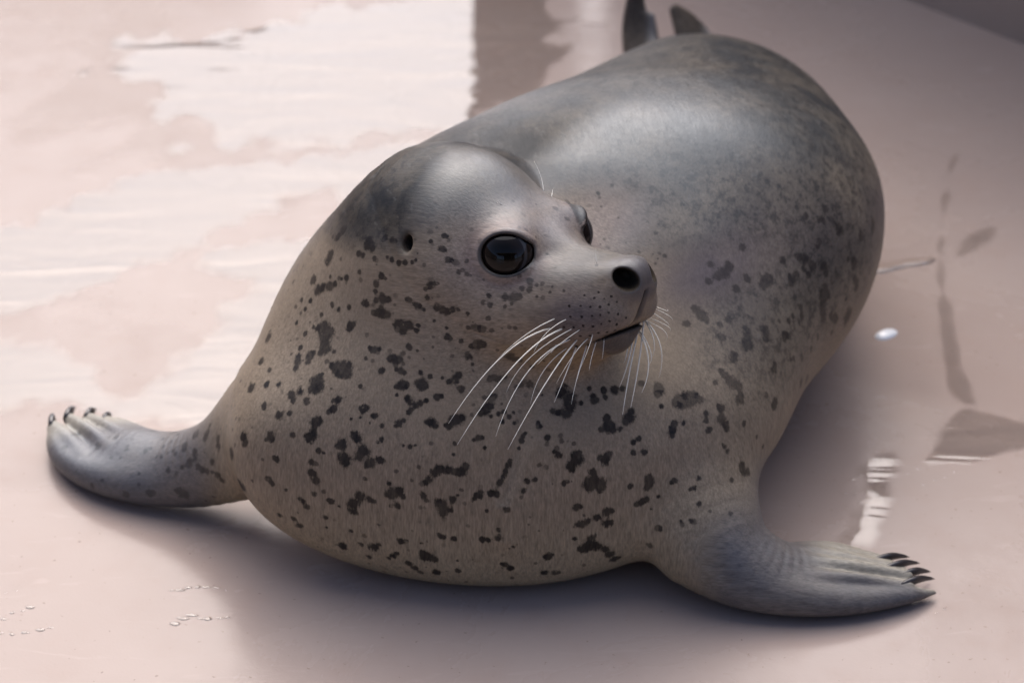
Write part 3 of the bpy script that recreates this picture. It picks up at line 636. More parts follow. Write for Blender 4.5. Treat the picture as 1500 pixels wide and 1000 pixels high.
# coat spots: x, y, z (mm), radius (mm), strength
SPOTS = [
    (-198,-57,144,4.7,1.00), (-185,-66,153,3.4,1.00), (-175,-73,158,2.9,1.00), (-165,-86,157,4.1,1.00), (-163,-90,154,2.3,1.00), (-158,-87,160,3.3,1.00), (-153,-95,157,2.9,1.00), (-145,-90,166,4.9,1.00),
    (-145,-88,168,4.1,1.00), (-150,-90,163,2.0,1.00), (-186,-81,144,3.0,1.00), (-186,-83,142,1.8,1.00), (-174,-93,143,3.2,1.00), (-166,-96,147,2.4,1.00), (-146,-107,146,4.1,1.00), (-143,-107,148,3.2,1.00),
    (-147,-110,138,3.8,1.00), (-150,-112,134,3.8,1.00), (-153,-109,136,2.2,1.00), (-202,-86,119,4.6,1.00), (-201,-89,116,4.1,1.00), (-181,-99,129,3.7,1.00), (-179,-101,127,2.3,1.00), (-184,-99,125,1.7,1.00),
    (-163,-106,134,2.4,1.00), (-144,-116,127,2.6,1.00), (-140,-118,126,1.4,1.00), (-213,-76,97,5.2,1.00), (-176,-107,113,2.9,1.00), (-178,-106,114,2.0,1.00), (-149,-117,117,2.9,1.00), (-149,-118,109,4.0,1.00),
    (-146,-120,103,4.0,1.00), (-183,-107,95,2.8,1.00), (-180,-108,92,2.5,1.00), (-206,-86,75,6.5,1.00), (-206,-80,65,5.4,1.00), (-170,-113,89,1.6,1.00), (-148,-121,91,2.4,1.00), (-157,-118,82,2.6,1.00),
    (-154,-119,78,2.8,1.00), (-160,-117,84,1.7,1.00), (-135,-125,87,3.1,1.00), (-138,-124,88,1.7,1.00), (-129,-126,84,1.5,1.00), (-140,-123,71,2.6,1.00), (-176,-108,63,2.3,1.00), (-165,-113,63,2.5,1.00),
    (-160,-114,57,2.9,1.00), (-140,-122,61,1.5,1.00), (-128,-122,44,4.3,1.00), (-130,-122,45,2.3,1.00), (-104,-131,49,4.5,1.00), (-100,-132,53,2.2,1.00), (-108,-126,37,2.8,1.00), (-121,-128,62,1.8,1.00),
    (-114,-128,50,2.6,1.00), (-83,-137,59,3.1,1.00), (-79,-138,60,1.7,1.00), (-90,-133,42,3.0,1.00), (-87,-134,46,2.2,1.00), (-93,-131,39,1.9,1.00), (-64,-138,46,5.7,1.00), (-67,-139,50,3.2,1.00),
    (-58,-139,43,3.3,1.00), (-68,-139,59,1.7,1.00), (-78,-134,36,3.5,1.00), (-73,-133,32,2.8,1.00), (-69,-132,27,2.9,1.00), (-57,-135,29,3.9,1.00), (-41,-138,33,3.4,1.00), (-41,-141,44,1.4,1.00),
    (-52,-142,67,3.4,1.00), (-55,-142,69,1.7,1.00), (-43,-143,66,2.7,1.00), (-126,-119,135,4.7,1.00), (-129,-119,133,2.2,1.00), (-116,-119,143,4.1,1.00), (-114,-120,140,3.4,1.00), (-124,-123,123,6.1,1.00),
    (-110,-124,132,5.3,1.00), (-113,-125,127,4.1,1.00), (-105,-128,124,4.7,1.00), (-97,-129,127,3.1,1.00), (-108,-128,122,2.9,1.00), (-109,-130,111,1.9,1.00), (-91,-134,110,2.3,1.00), (-118,-129,88,5.7,1.00),
    (-119,-129,81,4.1,1.00), (-113,-130,96,4.3,1.00), (-106,-133,94,3.0,1.00), (-103,-133,93,2.3,1.00), (-89,-136,102,5.2,1.00), (-84,-137,105,3.6,1.00), (-81,-138,100,2.6,1.00), (-93,-135,100,2.6,1.00),
    (-85,-137,92,3.3,1.00), (-90,-136,91,1.7,1.00), (-66,-140,103,2.9,1.00), (-67,-139,105,1.6,1.00), (-52,-142,96,5.6,1.00), (-51,-143,89,3.6,1.00), (-54,-142,99,3.3,1.00), (-46,-143,92,2.6,1.00),
    (-44,-143,102,3.2,1.00), (-40,-143,105,1.6,1.00), (-25,-144,106,3.8,1.00), (-23,-144,109,2.5,1.00), (-28,-145,103,1.9,1.00), (-64,-139,114,2.5,1.00), (-61,-139,117,3.2,1.00), (-57,-138,122,3.8,1.00),
    (-53,-138,126,3.8,1.00), (-47,-139,125,3.4,1.00), (-43,-139,124,2.8,1.00), (-37,-140,125,4.4,1.00), (-34,-139,129,2.8,1.00), (-39,-140,123,2.8,1.00), (-129,-102,163,2.8,1.00), (-133,-102,162,1.9,1.00),
    (-127,-102,164,1.6,1.00), (-133,-105,156,3.1,1.00), (-136,-105,154,1.9,1.00), (-131,-105,158,1.9,1.00), (-110,-111,161,3.7,1.00), (-107,-111,162,2.2,1.00), (-102,-115,157,2.5,1.00), (-100,-116,158,1.5,1.00),
    (-105,-117,152,1.4,1.00), (-96,-120,152,1.9,1.00), (-112,-114,155,1.2,1.00), (-119,-113,153,1.2,1.00), (-83,-122,155,3.1,1.00), (-80,-121,157,2.1,1.00), (-86,-122,153,1.5,1.00), (-77,-114,172,2.4,1.00),
    (-75,-116,170,2.7,1.00), (-71,-118,168,2.4,1.00), (-67,-117,170,2.7,1.00), (-63,-117,172,2.1,1.00), (-55,-117,175,3.0,1.00), (-52,-117,176,2.1,1.00), (-76,-119,163,2.1,1.00), (-74,-118,165,1.8,1.00),
    (-59,-125,158,4.0,1.00), (-56,-126,156,2.7,1.00), (-63,-124,158,2.1,1.00), (-41,-126,161,5.2,1.00), (-37,-126,163,3.3,1.00), (-46,-128,157,3.3,1.00), (-49,-127,157,1.5,1.00), (-25,-133,150,3.0,1.00),
    (-22,-133,150,1.8,1.00), (-28,-133,148,1.5,1.00), (-20,-136,143,1.8,1.00), (-42,-133,145,1.8,1.00), (-43,-136,137,1.4,1.00), (-80,-128,140,1.5,1.00), (-75,-130,140,2.0,1.00), (-71,-130,141,1.2,1.00),
    (-96,-124,142,2.2,1.00), (-99,-125,140,1.2,1.00), (-82,-108,180,3.7,1.00), (-78,-109,180,2.1,1.00), (-86,-108,178,1.8,1.00), (-67,-111,182,4.6,1.00), (-64,-112,182,2.7,1.00), (-85,-111,173,1.4,1.00),
    (-37,-116,181,2.4,1.00), (-41,-114,186,2.1,1.00), (-20,-124,168,3.9,1.00), (-18,-122,170,3.0,1.00), (-23,-125,166,2.4,1.00), (-3,-136,128,2.8,1.00), (-5,-138,124,2.7,1.00), (-6,-140,120,2.6,1.00),
    (-9,-142,116,2.9,1.00), (-2,-135,131,1.9,1.00), (-15,-145,109,3.1,1.00), (-11,-144,107,2.6,1.00), (-17,-145,108,1.9,1.00), (-19,-147,94,1.8,1.00), (-4,-148,96,2.9,1.00), (-10,-148,78,1.7,1.00),
    (-10,-148,70,3.7,1.00), (-22,-146,67,3.4,1.00), (-18,-147,67,2.4,1.00), (1,-147,61,1.8,1.00), (-5,-142,41,3.3,1.00), (-1,-141,37,3.0,1.00), (-7,-142,42,1.8,1.00), (27,-141,48,3.9,1.00),
    (30,-141,50,2.1,1.00), (25,-137,30,3.9,1.00), (33,-136,29,3.6,1.00), (7,-130,145,2.1,1.00), (8,-128,148,1.8,1.00), (5,-132,140,1.4,1.00), (10,-127,150,1.4,1.00), (-15,-118,176,2.4,1.00),
    (-12,-117,176,1.8,1.00), (-19,-123,168,3.0,1.00), (-15,-122,170,2.4,1.00), (-22,-124,167,2.1,1.00), (-10,-124,165,2.1,1.00), (-6,-123,166,1.8,1.00), (-15,-126,164,1.5,1.00), (-2,-125,163,2.1,1.00),
    (1,-122,165,1.5,1.00), (-7,-127,160,1.8,1.00), (2,-126,158,1.9,1.00), (20,-126,155,2.1,1.00), (19,-124,157,1.8,1.00), (26,-130,148,2.6,1.00), (22,-111,173,1.2,1.00), (42,-110,169,6.1,1.00),
    (43,-114,164,5.5,1.00), (40,-117,161,4.6,1.00), (37,-107,174,4.0,1.00), (35,-109,172,3.1,1.00), (34,-118,162,2.7,1.00), (30,-118,163,2.7,1.00), (39,-105,177,2.5,1.00), (57,-101,172,2.2,1.00),
    (61,-107,166,3.7,1.00), (60,-105,168,2.5,1.00), (68,-100,170,2.8,1.00), (69,-104,166,1.9,1.00), (51,-110,165,1.8,1.00), (76,-98,169,3.5,1.00), (82,-96,169,2.8,1.00), (87,-111,153,5.3,1.00),
    (88,-107,156,3.4,1.00), (84,-113,151,3.1,1.00), (80,-117,147,2.2,1.00), (72,-118,150,5.5,1.00), (70,-114,155,2.8,1.00), (66,-121,149,2.5,1.00), (75,-119,147,2.5,1.00), (34,-135,136,3.4,1.00),
    (31,-134,138,1.8,1.00), (47,-134,131,6.2,1.00), (49,-133,134,4.0,1.00), (43,-136,127,4.0,1.00), (45,-137,123,2.2,1.00), (69,-130,129,5.0,1.00), (72,-128,132,2.8,1.00), (65,-131,130,2.5,1.00),
    (38,-140,114,2.4,1.00), (41,-139,115,1.6,1.00), (11,-142,117,2.3,1.00), (10,-142,119,1.5,1.00), (17,-142,119,2.2,1.00), (9,-144,110,2.4,1.00), (61,-136,112,7.3,1.00), (57,-138,109,4.5,1.00),
    (66,-136,110,4.5,1.00), (60,-135,120,3.5,1.00), (57,-137,114,3.2,1.00), (65,-137,105,2.6,1.00), (90,-120,137,2.3,1.00), (94,-118,139,2.3,1.00), (90,-123,130,2.4,1.00), (98,-121,129,2.8,1.00),
    (102,-126,105,4.2,1.00), (102,-125,109,3.6,1.00), (100,-127,101,2.9,1.00), (88,-130,105,2.6,1.00), (121,-121,103,2.5,1.00), (119,-122,102,1.6,1.00), (136,-121,97,2.2,1.00), (133,-122,96,1.6,1.00),
    (140,-116,102,2.2,1.00), (97,-130,90,3.3,1.00), (100,-129,92,2.6,1.00), (93,-131,88,2.3,1.00), (109,-127,93,1.4,1.00), (104,-130,84,1.6,1.00), (48,-141,93,3.3,1.00), (51,-140,93,1.6,1.00),
    (71,-137,86,4.3,1.00), (75,-136,86,2.0,1.00), (63,-138,82,3.4,1.00), (57,-139,80,3.0,1.00), (52,-140,78,3.7,1.00), (49,-141,77,2.4,1.00), (71,-137,75,4.1,1.00), (74,-136,76,2.0,1.00),
    (47,-141,64,2.1,1.00), (60,-138,64,3.8,1.00), (58,-138,57,6.0,1.00), (54,-138,53,4.6,1.00), (64,-137,54,4.6,1.00), (51,-139,54,2.8,1.00), (70,-134,50,2.9,1.00), (74,-132,43,3.9,1.00),
    (78,-128,36,3.8,1.00), (81,-127,37,2.1,1.00), (140,-128,87,2.5,1.00), (134,-136,77,2.2,1.00), (126,-135,76,1.5,1.00), (110,-134,69,2.6,1.00), (119,-107,139,3.8,1.00), (121,-104,143,3.5,1.00),
    (119,-109,136,2.5,1.00), (128,-101,142,2.6,1.00), (124,-93,154,3.5,1.00), (130,-88,155,5.5,1.00), (126,-92,154,4.2,1.00), (137,-84,154,3.6,1.00), (109,-90,163,3.9,1.00), (111,-99,155,2.2,1.00),
    (-136,-22,239,5.8,0.95), (-139,-23,235,3.9,0.95), (-126,-18,260,4.8,0.95), (-131,-17,253,4.5,0.95), (-105,-48,267,5.0,0.95), (-107,-49,263,3.6,0.95), (-103,-54,264,3.2,0.95), (-113,-47,256,2.7,0.95),
    (-110,-51,257,2.7,0.95), (-101,-59,259,2.2,0.95), (-93,-55,274,3.1,0.95), (-88,-60,275,2.9,0.95), (-85,-63,276,1.9,0.95), (-88,-68,263,2.4,0.95), (-83,-73,263,2.5,0.95), (-78,-76,265,2.5,0.95),
    (-73,-79,267,2.1,0.95), (-70,-79,269,1.5,0.95), (-91,-65,263,1.8,0.95), (-150,-21,217,4.2,0.95), (-146,-31,215,4.7,0.95), (-142,-34,219,3.6,0.95), (-136,-39,223,4.2,0.95), (-132,-42,227,2.8,0.95),
    (-123,-48,236,3.0,0.95), (-127,-45,233,1.7,0.95), (-136,-35,229,1.8,0.95), (-113,-55,245,2.1,0.95), (-96,-69,250,2.8,0.95), (-93,-71,249,1.5,0.95), (-100,-68,242,3.2,0.95), (-101,-70,237,2.4,0.95),
    (-95,-75,234,4.9,0.95), (-91,-77,235,3.1,0.95), (-100,-72,231,3.1,0.95), (-108,-69,226,3.8,0.95), (-110,-67,225,1.9,0.95), (-96,-78,224,4.9,0.95), (-92,-81,224,3.3,0.95), (-100,-76,222,2.8,0.95),
    (-96,-77,227,2.5,0.95), (-134,-49,214,2.0,0.95), (-134,-51,213,1.7,0.95), (-129,-56,213,2.3,0.95), (-121,-61,218,2.3,0.95), (-143,-48,204,2.0,0.95), (-152,-32,206,2.5,0.95), (-156,-34,200,2.3,0.95),
    (-163,-37,190,2.5,0.95), (-159,-24,202,2.2,0.95), (-140,-57,198,5.5,0.95), (-138,-62,196,6.1,0.95), (-141,-62,193,4.5,0.95), (-135,-63,198,3.5,0.95), (-140,-68,189,5.4,0.95), (-138,-70,188,4.1,0.95),
    (-142,-70,184,3.5,0.95), (-145,-54,196,3.3,0.95), (-149,-51,195,2.0,0.95), (-155,-50,188,2.5,0.95), (-120,-69,207,3.7,0.95), (-118,-70,209,2.2,0.95), (-121,-70,204,2.2,0.95), (-132,-75,188,2.0,0.95),
    (-80,-89,219,5.4,0.95), (-84,-87,219,3.9,0.95), (-75,-90,221,3.6,0.95), (-80,-90,215,3.3,0.95), (-70,-94,218,2.3,0.95), (-69,-93,222,1.8,0.95), (-76,-96,206,2.6,0.95), (-75,-97,205,1.7,0.95),
    (-102,-88,198,3.3,0.95), (-98,-89,199,2.1,0.95), (-105,-86,198,2.1,0.95), (-108,-89,191,1.8,0.95), (-87,-97,195,4.6,0.95), (-82,-98,196,2.9,0.95), (-90,-96,195,2.6,0.95), (-97,-99,186,2.6,0.95),
    (-95,-99,187,1.7,0.95), (-82,-103,189,2.9,0.95), (-79,-104,188,2.0,0.95), (-85,-101,189,1.7,0.95), (-126,-87,181,6.4,0.95), (-122,-91,179,4.8,0.95), (-131,-85,180,4.0,0.95), (-134,-82,180,2.8,0.95),
    (-121,-88,184,3.6,0.95), (-126,-91,177,3.6,0.95), (-129,-88,178,3.0,0.95), (-145,-86,169,5.5,0.95), (-144,-90,167,4.6,0.95), (-146,-92,164,3.0,0.95), (-142,-84,173,2.5,0.95), (-150,-89,164,2.1,0.95),
    (-151,-67,179,3.6,0.95), (-149,-67,181,2.6,0.95), (-153,-70,176,2.9,0.95), (-160,-62,176,3.3,0.95), (-161,-65,173,3.6,0.95), (-162,-69,170,3.3,0.95), (-159,-57,180,2.4,0.95), (-186,-24,168,4.6,0.95),
    (-191,-40,157,3.5,0.95), (-183,-55,159,2.5,0.95), (-67,-107,190,2.0,0.95), (-60,-109,188,2.0,0.95), (-66,-111,183,4.0,0.95), (-70,-110,183,2.3,0.95), (-63,-112,181,2.3,0.95), (-80,-108,181,3.4,0.95),
    (-77,-109,181,2.6,0.95), (-84,-108,178,2.0,0.95), (-112,-101,174,1.9,0.95), (-42,-112,188,3.9,0.95), (-39,-111,190,2.8,0.95), (-46,-113,186,2.5,0.95), (-51,-111,188,1.4,0.95), (-37,-116,181,2.1,0.95),
    (-32,-105,203,2.6,0.95), (-30,-105,202,1.4,0.95), (-25,-105,213,4.0,0.95), (-21,-106,214,3.1,0.95), (-30,-104,211,2.1,0.95), (-37,-102,214,2.0,0.95), (-47,-100,216,2.9,0.95), (-45,-100,215,1.7,0.95),
    (-48,-98,223,1.3,0.95), (-24,-106,227,2.7,0.95), (-32,-102,226,2.1,0.95), (-50,-95,236,3.9,0.95), (-47,-96,236,2.7,0.95), (-55,-93,237,2.7,0.95), (-43,-97,238,2.4,0.95), (-39,-99,239,1.8,0.95),
    (-32,-101,237,1.8,0.95), (-70,-88,236,2.6,0.95), (-67,-89,236,2.0,0.95), (-75,-85,239,2.4,0.95), (-77,-84,239,1.8,0.95), (-64,-91,234,1.5,0.95), (-59,-89,254,3.8,0.95), (-57,-90,255,2.6,0.95),
    (-60,-89,252,2.1,0.95), (-62,-90,244,2.4,0.95), (-47,-85,273,2.5,0.95), (-44,-86,273,2.0,0.95), (-51,-81,280,2.8,0.95), (-49,-82,279,1.7,0.95), (-49,-75,287,2.0,0.95), (-47,-76,287,1.4,0.95),
    (-59,-76,283,1.7,0.95), (-57,-95,227,1.4,0.95), (-29,-107,197,1.4,0.95), (-17,-101,252,2.0,0.95), (-5,-104,253,3.2,0.75), (1,-106,254,3.7,0.75), (5,-107,255,2.9,0.75), (13,-101,264,2.9,0.75),
    (7,-104,260,2.0,0.75), (13,-106,261,2.5,0.75), (22,-106,265,1.9,0.75), (29,-111,266,1.3,0.75), (27,-114,263,1.2,0.75), (37,-117,266,1.2,0.75), (18,-112,258,1.2,0.75), (-16,-104,246,2.4,0.75),
    (-21,-102,247,2.0,0.75), (-17,-106,236,2.1,0.75), (-27,-104,227,3.5,0.75), (-21,-107,227,3.0,0.75), (-15,-108,227,2.5,0.75), (-26,-105,213,3.9,0.75), (-21,-106,214,2.6,0.75), (-33,-105,204,2.8,0.75),
    (-16,-111,187,2.8,0.75), (-10,-110,186,2.8,0.75), (13,-109,181,3.3,0.75), (7,-110,181,2.4,0.75), (3,-111,180,2.0,0.75), (-15,-118,175,3.2,0.75), (-20,-119,176,2.0,0.75), (-1,-109,205,4.1,0.75),
    (3,-109,203,2.7,0.75), (-39,-116,182,2.0,0.75), (-13,-110,187,2.4,0.75), (-5,-109,188,2.0,0.75), (62,-121,267,0.9,1.00), (52,-122,265,0.9,1.00), (59,-124,264,0.9,1.00), (66,-125,264,0.9,1.00),
    (71,-123,265,0.9,1.00), (75,-124,261,0.9,1.00), (41,-125,258,0.9,1.00), (49,-127,259,0.9,1.00), (56,-128,259,0.9,1.00), (63,-128,259,0.9,1.00), (69,-126,260,0.9,1.00), (42,-128,251,0.9,1.00),
    (50,-130,252,0.9,1.00), (57,-131,253,0.9,1.00), (63,-131,254,0.9,1.00), (69,-129,255,0.9,1.00), (76,-128,253,0.9,1.00), (82,-125,248,1.0,1.00), (37,-128,242,0.9,1.00), (44,-130,243,0.9,1.00),
    (51,-131,245,0.9,1.00), (58,-132,245,0.9,1.00), (64,-132,247,0.9,1.00), (70,-131,249,0.9,1.00), (75,-129,245,1.0,1.00), (62,-131,239,1.0,1.00), (68,-130,239,1.1,1.00), (74,-128,239,1.3,1.00),
    (56,-130,236,1.1,1.00), (62,-124,229,1.5,1.00), (67,-127,234,1.6,1.00), (49,-129,235,1.1,1.00), (41,-125,231,1.2,1.00), (47,-118,220,1.1,1.00), (55,-121,223,0.9,1.00), (61,-100,277,1.1,1.00),
    (294,148,170,6.1,0.72), (293,142,168,4.4,0.72), (260,101,193,5.7,0.72), (263,102,190,3.7,0.72), (246,95,205,3.9,0.72), (249,104,209,3.9,0.72), (232,88,212,3.0,0.72), (281,119,175,4.6,0.72),
    (242,79,194,3.8,0.72), (241,75,191,2.3,0.72), (274,100,163,4.0,0.72), (273,97,160,3.1,0.72), (268,94,169,3.0,0.72), (278,99,143,4.9,0.72), (275,97,149,3.8,0.72), (277,97,139,3.5,0.72),
    (231,60,188,4.2,0.72), (235,61,183,4.2,0.72), (225,58,192,4.5,0.72), (228,53,184,3.4,0.72), (238,62,181,3.5,0.72), (247,69,175,4.8,0.72), (248,68,171,3.6,0.72), (211,46,196,3.3,0.72),
    (219,40,183,4.9,0.72), (217,36,181,3.4,0.72), (222,46,183,3.4,0.72), (232,53,178,3.1,0.72), (196,23,190,6.5,0.72), (199,27,191,4.7,0.72), (194,19,189,4.0,0.72), (181,17,196,3.5,0.72),
    (172,5,194,3.8,0.72), (180,18,198,2.8,0.72), (162,13,204,5.9,0.72), (167,19,206,4.5,0.72), (157,8,204,4.1,0.72), (152,15,210,3.4,0.72), (150,2,203,3.4,0.72), (178,38,212,3.6,0.72),
    (247,61,161,5.8,0.72), (246,55,157,6.3,0.72), (245,51,150,6.1,0.72), (246,49,142,6.3,0.72), (250,61,155,3.8,0.72), (257,65,132,5.3,0.72), (253,59,137,3.7,0.72), (259,68,128,3.5,0.72),
    (270,87,120,8.1,0.72), (267,82,139,2.4,0.72), (225,29,163,3.2,0.72), (226,25,157,3.3,0.72), (225,27,160,2.4,0.72), (218,17,163,2.8,0.72), (214,11,162,3.1,0.72), (206,4,166,2.3,0.72),
    (165,-20,182,3.8,0.72), (158,-26,181,3.1,0.72), (144,-25,189,5.7,0.72), (139,-22,193,4.0,0.72), (147,-28,186,3.0,0.72), (132,-35,188,3.3,0.72), (195,-12,165,4.4,0.72), (195,-16,163,3.7,0.72),
    (195,-9,168,2.9,0.72), (211,-1,156,4.3,0.72), (210,-4,154,2.7,0.72), (180,-24,170,4.6,0.72), (179,-30,165,4.2,0.72), (178,-19,174,3.2,0.72), (180,-27,166,3.9,0.72), (177,-28,168,2.8,0.72),
    (168,-43,164,4.5,0.72), (168,-46,162,2.8,0.72), (159,-35,175,4.1,0.72), (157,-35,176,2.7,0.72), (201,-29,143,3.4,0.72), (202,-26,145,2.7,0.72), (226,6,131,3.4,0.72), (218,-5,138,2.6,0.72),
    (235,24,128,3.6,0.72), (215,-9,139,1.7,0.72), (241,38,130,3.0,0.72), (255,61,120,2.6,0.72), (166,-61,152,5.9,0.72), (161,-60,156,4.1,0.72), (170,-60,149,4.2,0.72), (173,-60,147,2.8,0.72),
    (158,-58,160,3.1,0.72), (153,-68,156,2.4,0.72), (172,-67,141,5.0,0.72), (173,-64,142,3.2,0.72), (194,-48,132,2.7,0.72), (202,-43,123,4.1,0.72), (201,-46,120,3.3,0.72), (131,-89,154,7.2,0.72),
    (126,-91,154,4.9,0.72), (136,-85,154,4.6,0.72), (141,-84,152,3.3,0.72), (122,-93,155,3.5,0.72), (109,-89,165,4.8,0.72), (108,-93,162,3.2,0.72), (96,-89,169,2.9,0.72), (232,19,103,4.9,0.72),
    (226,1,111,4.1,0.72), (157,-86,136,4.5,0.85), (160,-87,131,4.3,0.85), (161,-88,128,2.8,0.85), (156,-82,142,2.7,0.85), (158,-80,141,3.0,0.85), (155,-81,144,2.0,0.85), (145,-90,143,2.2,0.85),
    (145,-93,138,2.4,0.85), (147,-96,132,2.7,0.85), (149,-95,132,1.7,0.85), (145,-92,140,1.4,0.85), (175,-76,125,2.4,0.85), (175,-77,124,1.6,0.85), (186,-71,109,1.8,0.85), (192,-65,96,2.4,0.85),
    (160,-95,116,2.3,0.85), (162,-95,112,2.3,0.85), (158,-95,118,1.3,0.85), (174,-91,97,3.7,0.85), (175,-93,92,4.2,0.85), (179,-89,89,3.3,0.85), (173,-94,95,2.5,0.85), (165,-105,93,2.3,0.85),
    (200,-46,122,3.3,0.85), (201,-46,119,2.1,0.85), (194,-48,132,1.7,0.85), (148,-130,82,1.8,0.70), (136,-136,77,2.5,0.70), (109,-134,69,2.6,0.70), (104,-132,52,3.0,0.70), (164,-127,78,2.3,0.70),
    (127,-137,74,1.8,0.70), (-248,-13,72,4.3,0.80), (-239,-25,78,3.7,0.80), (-237,-24,82,2.6,0.80), (-257,-14,62,3.9,0.80), (-257,-16,61,2.8,0.80), (-248,-26,64,3.8,0.80), (-247,-29,61,2.5,0.80),
    (-267,-10,55,2.1,0.80), (-277,-8,48,2.0,0.80), (-281,-5,46,1.4,0.80), (-271,-21,44,2.9,0.80), (-259,-26,50,2.3,0.80), (-252,-28,55,4.3,0.80), (-241,-37,55,2.9,0.80), (-238,-40,56,2.8,0.80),
    (-245,-34,56,2.7,0.80), (-233,-41,65,3.2,0.80), (-229,-45,56,2.7,0.80), (-225,-47,52,2.7,0.80), (-233,-43,57,2.0,0.80), (-258,-31,29,5.5,0.80), (-263,-30,30,2.9,0.80), (-286,-23,23,3.7,0.80),
    (-283,-24,25,2.0,0.80), (-306,-17,18,3.0,0.80), (-320,11,34,1.8,0.80), (-312,7,36,1.4,0.80), (-308,14,40,2.2,0.80), (-307,17,41,1.9,0.80), (-291,5,44,2.5,0.80), (-287,6,46,1.9,0.80),
    (-333,30,31,3.2,0.80), (-335,35,31,2.1,0.80), (-355,61,23,3.9,0.80), (-295,-12,34,1.7,0.80), (-295,-18,28,1.7,0.80), (-326,-5,23,1.7,0.80), (-335,-3,16,2.8,0.80), (-278,13,51,2.2,0.80),
    (-276,1,51,1.7,0.80), (-362,41,23,3.2,0.80), (-227,-39,85,4.4,0.80), (-227,-42,81,3.6,0.80), (-215,-72,94,5.7,0.80), (-213,-77,99,3.0,0.80), (-319,34,38,3.1,0.80), (-325,37,36,2.5,0.80),
    (-304,24,43,1.7,0.80), (-270,19,53,3.5,0.80),
]
# whiskers: root, middle, tip (mm), radius (mm)
WHISKERS = [
    ((30.4,-124.9,247.1), (8.8,-136.7,240.1), (-10.2,-150.1,228.9), 0.35),
    ((27.5,-123.9,238.4), (-7.8,-148.6,229.6), (-45.0,-186.0,197.7), 0.55),
    ((35.8,-127.1,239.9), (1.0,-156.7,227.3), (-38.6,-200.4,189.4), 0.55),
    ((42.6,-129.2,241.1), (12.2,-147.5,227.8), (-3.9,-166.4,211.5), 0.30),
    ((41.9,-125.1,229.9), (10.7,-151.5,218.2), (-11.6,-187.6,187.7), 0.45),
    ((39.7,-116.7,217.1), (22.2,-133.2,207.0), (13.3,-151.8,191.5), 0.30),
    ((46.8,-125.7,229.7), (24.4,-158.4,214.5), (-2.9,-198.0,183.7), 0.50),
    ((46.5,-118.6,218.9), (38.4,-137.7,207.0), (30.4,-154.8,195.2), 0.45),
    ((54.6,-128.1,232.4), (44.0,-142.5,227.5), (31.7,-159.9,214.9), 0.30),
    ((53.9,-120.5,221.2), (49.7,-135.2,214.2), (45.1,-149.4,205.2), 0.40),
    ((60.7,-123.4,226.5), (57.5,-134.4,221.2), (55.4,-144.2,215.8), 0.30),
    ((66.5,-123.2,229.3), (65.9,-130.6,225.8), (64.8,-137.8,221.1), 0.25),
    ((48.5,-130.4,241.3), (30.3,-143.7,234.0), (18.0,-155.1,227.4), 0.25),
    ((38.7,-127.8,248.4), (24.4,-138.4,243.4), (15.6,-150.1,234.6), 0.30),
    ((53.5,-119.5,218.2), (47.3,-139.0,207.8), (42.6,-157.7,195.3), 0.30),
    ((57.9,-130.6,237.4), (54.7,-141.3,232.5), (48.7,-153.5,222.9), 0.25),
    ((32.2,-115.8,219.4), (30.2,-119.2,218.1), (28.2,-122.3,216.5), 0.50),
    ((87.5,-73.3,219.2), (84.6,-99.4,205.5), (81.6,-104.9,196.6), 0.45),
    ((90.9,-76.5,217.3), (85.8,-103.1,199.8), (78.6,-114.2,181.8), 0.50),
    ((94.3,-79.6,215.5), (87.1,-105.8,195.6), (80.7,-133.6,170.6), 0.55),
    ((97.2,-79.8,222.1), (93.4,-103.7,199.4), (86.7,-130.8,175.3), 0.55),
    ((87.6,-74.3,216.4), (100.9,-99.9,206.1), (99.6,-106.6,195.4), 0.40),
    ((91.0,-77.4,214.5), (99.9,-103.7,200.0), (94.6,-125.4,184.3), 0.50),
    ((93.9,-77.6,221.1), (108.3,-98.1,209.7), (107.6,-111.5,188.4), 0.40),
    ((97.3,-80.8,219.2), (103.9,-96.6,211.7), (102.6,-103.5,200.5), 0.35),
    ((87.8,-75.3,213.6), (98.1,-99.3,206.8), (99.1,-109.8,190.3), 0.35),
    ((89.9,-70.9,233.4), (110.3,-85.1,230.9), (113.6,-85.3,231.0), 0.25),
    ((93.4,-74.3,230.5), (111.9,-86.7,228.5), (117.6,-89.6,224.3), 0.25),
    ((96.8,-77.8,227.7), (110.9,-89.0,224.5), (115.1,-91.6,220.8), 0.25),
    ((87.3,-72.7,221.1), (110.8,-90.6,222.0), (115.6,-93.7,217.4), 0.25),
    ((90.8,-76.1,218.3), (109.8,-92.5,218.8), (113.1,-97.1,211.8), 0.25),
    ((22.3,-98.7,337.3), (20.4,-88.7,343.9), (15.6,-79.6,351.1), 0.20),
    ((28.1,-100.6,333.9), (28.6,-96.8,335.1), (29.1,-93.7,336.1), 0.20),
    ((-10.0,-51.5,300.9), (-12.0,-51.1,301.8), (-14.0,-50.3,303.1), 0.15),
    ((-7.5,-52.1,300.1), (-10.0,-50.9,302.3), (-12.0,-51.4,301.4), 0.15),
    ((61.0,-96.6,277.1), (60.5,-94.1,281.3), (60.0,-91.6,285.6), 0.15),
]
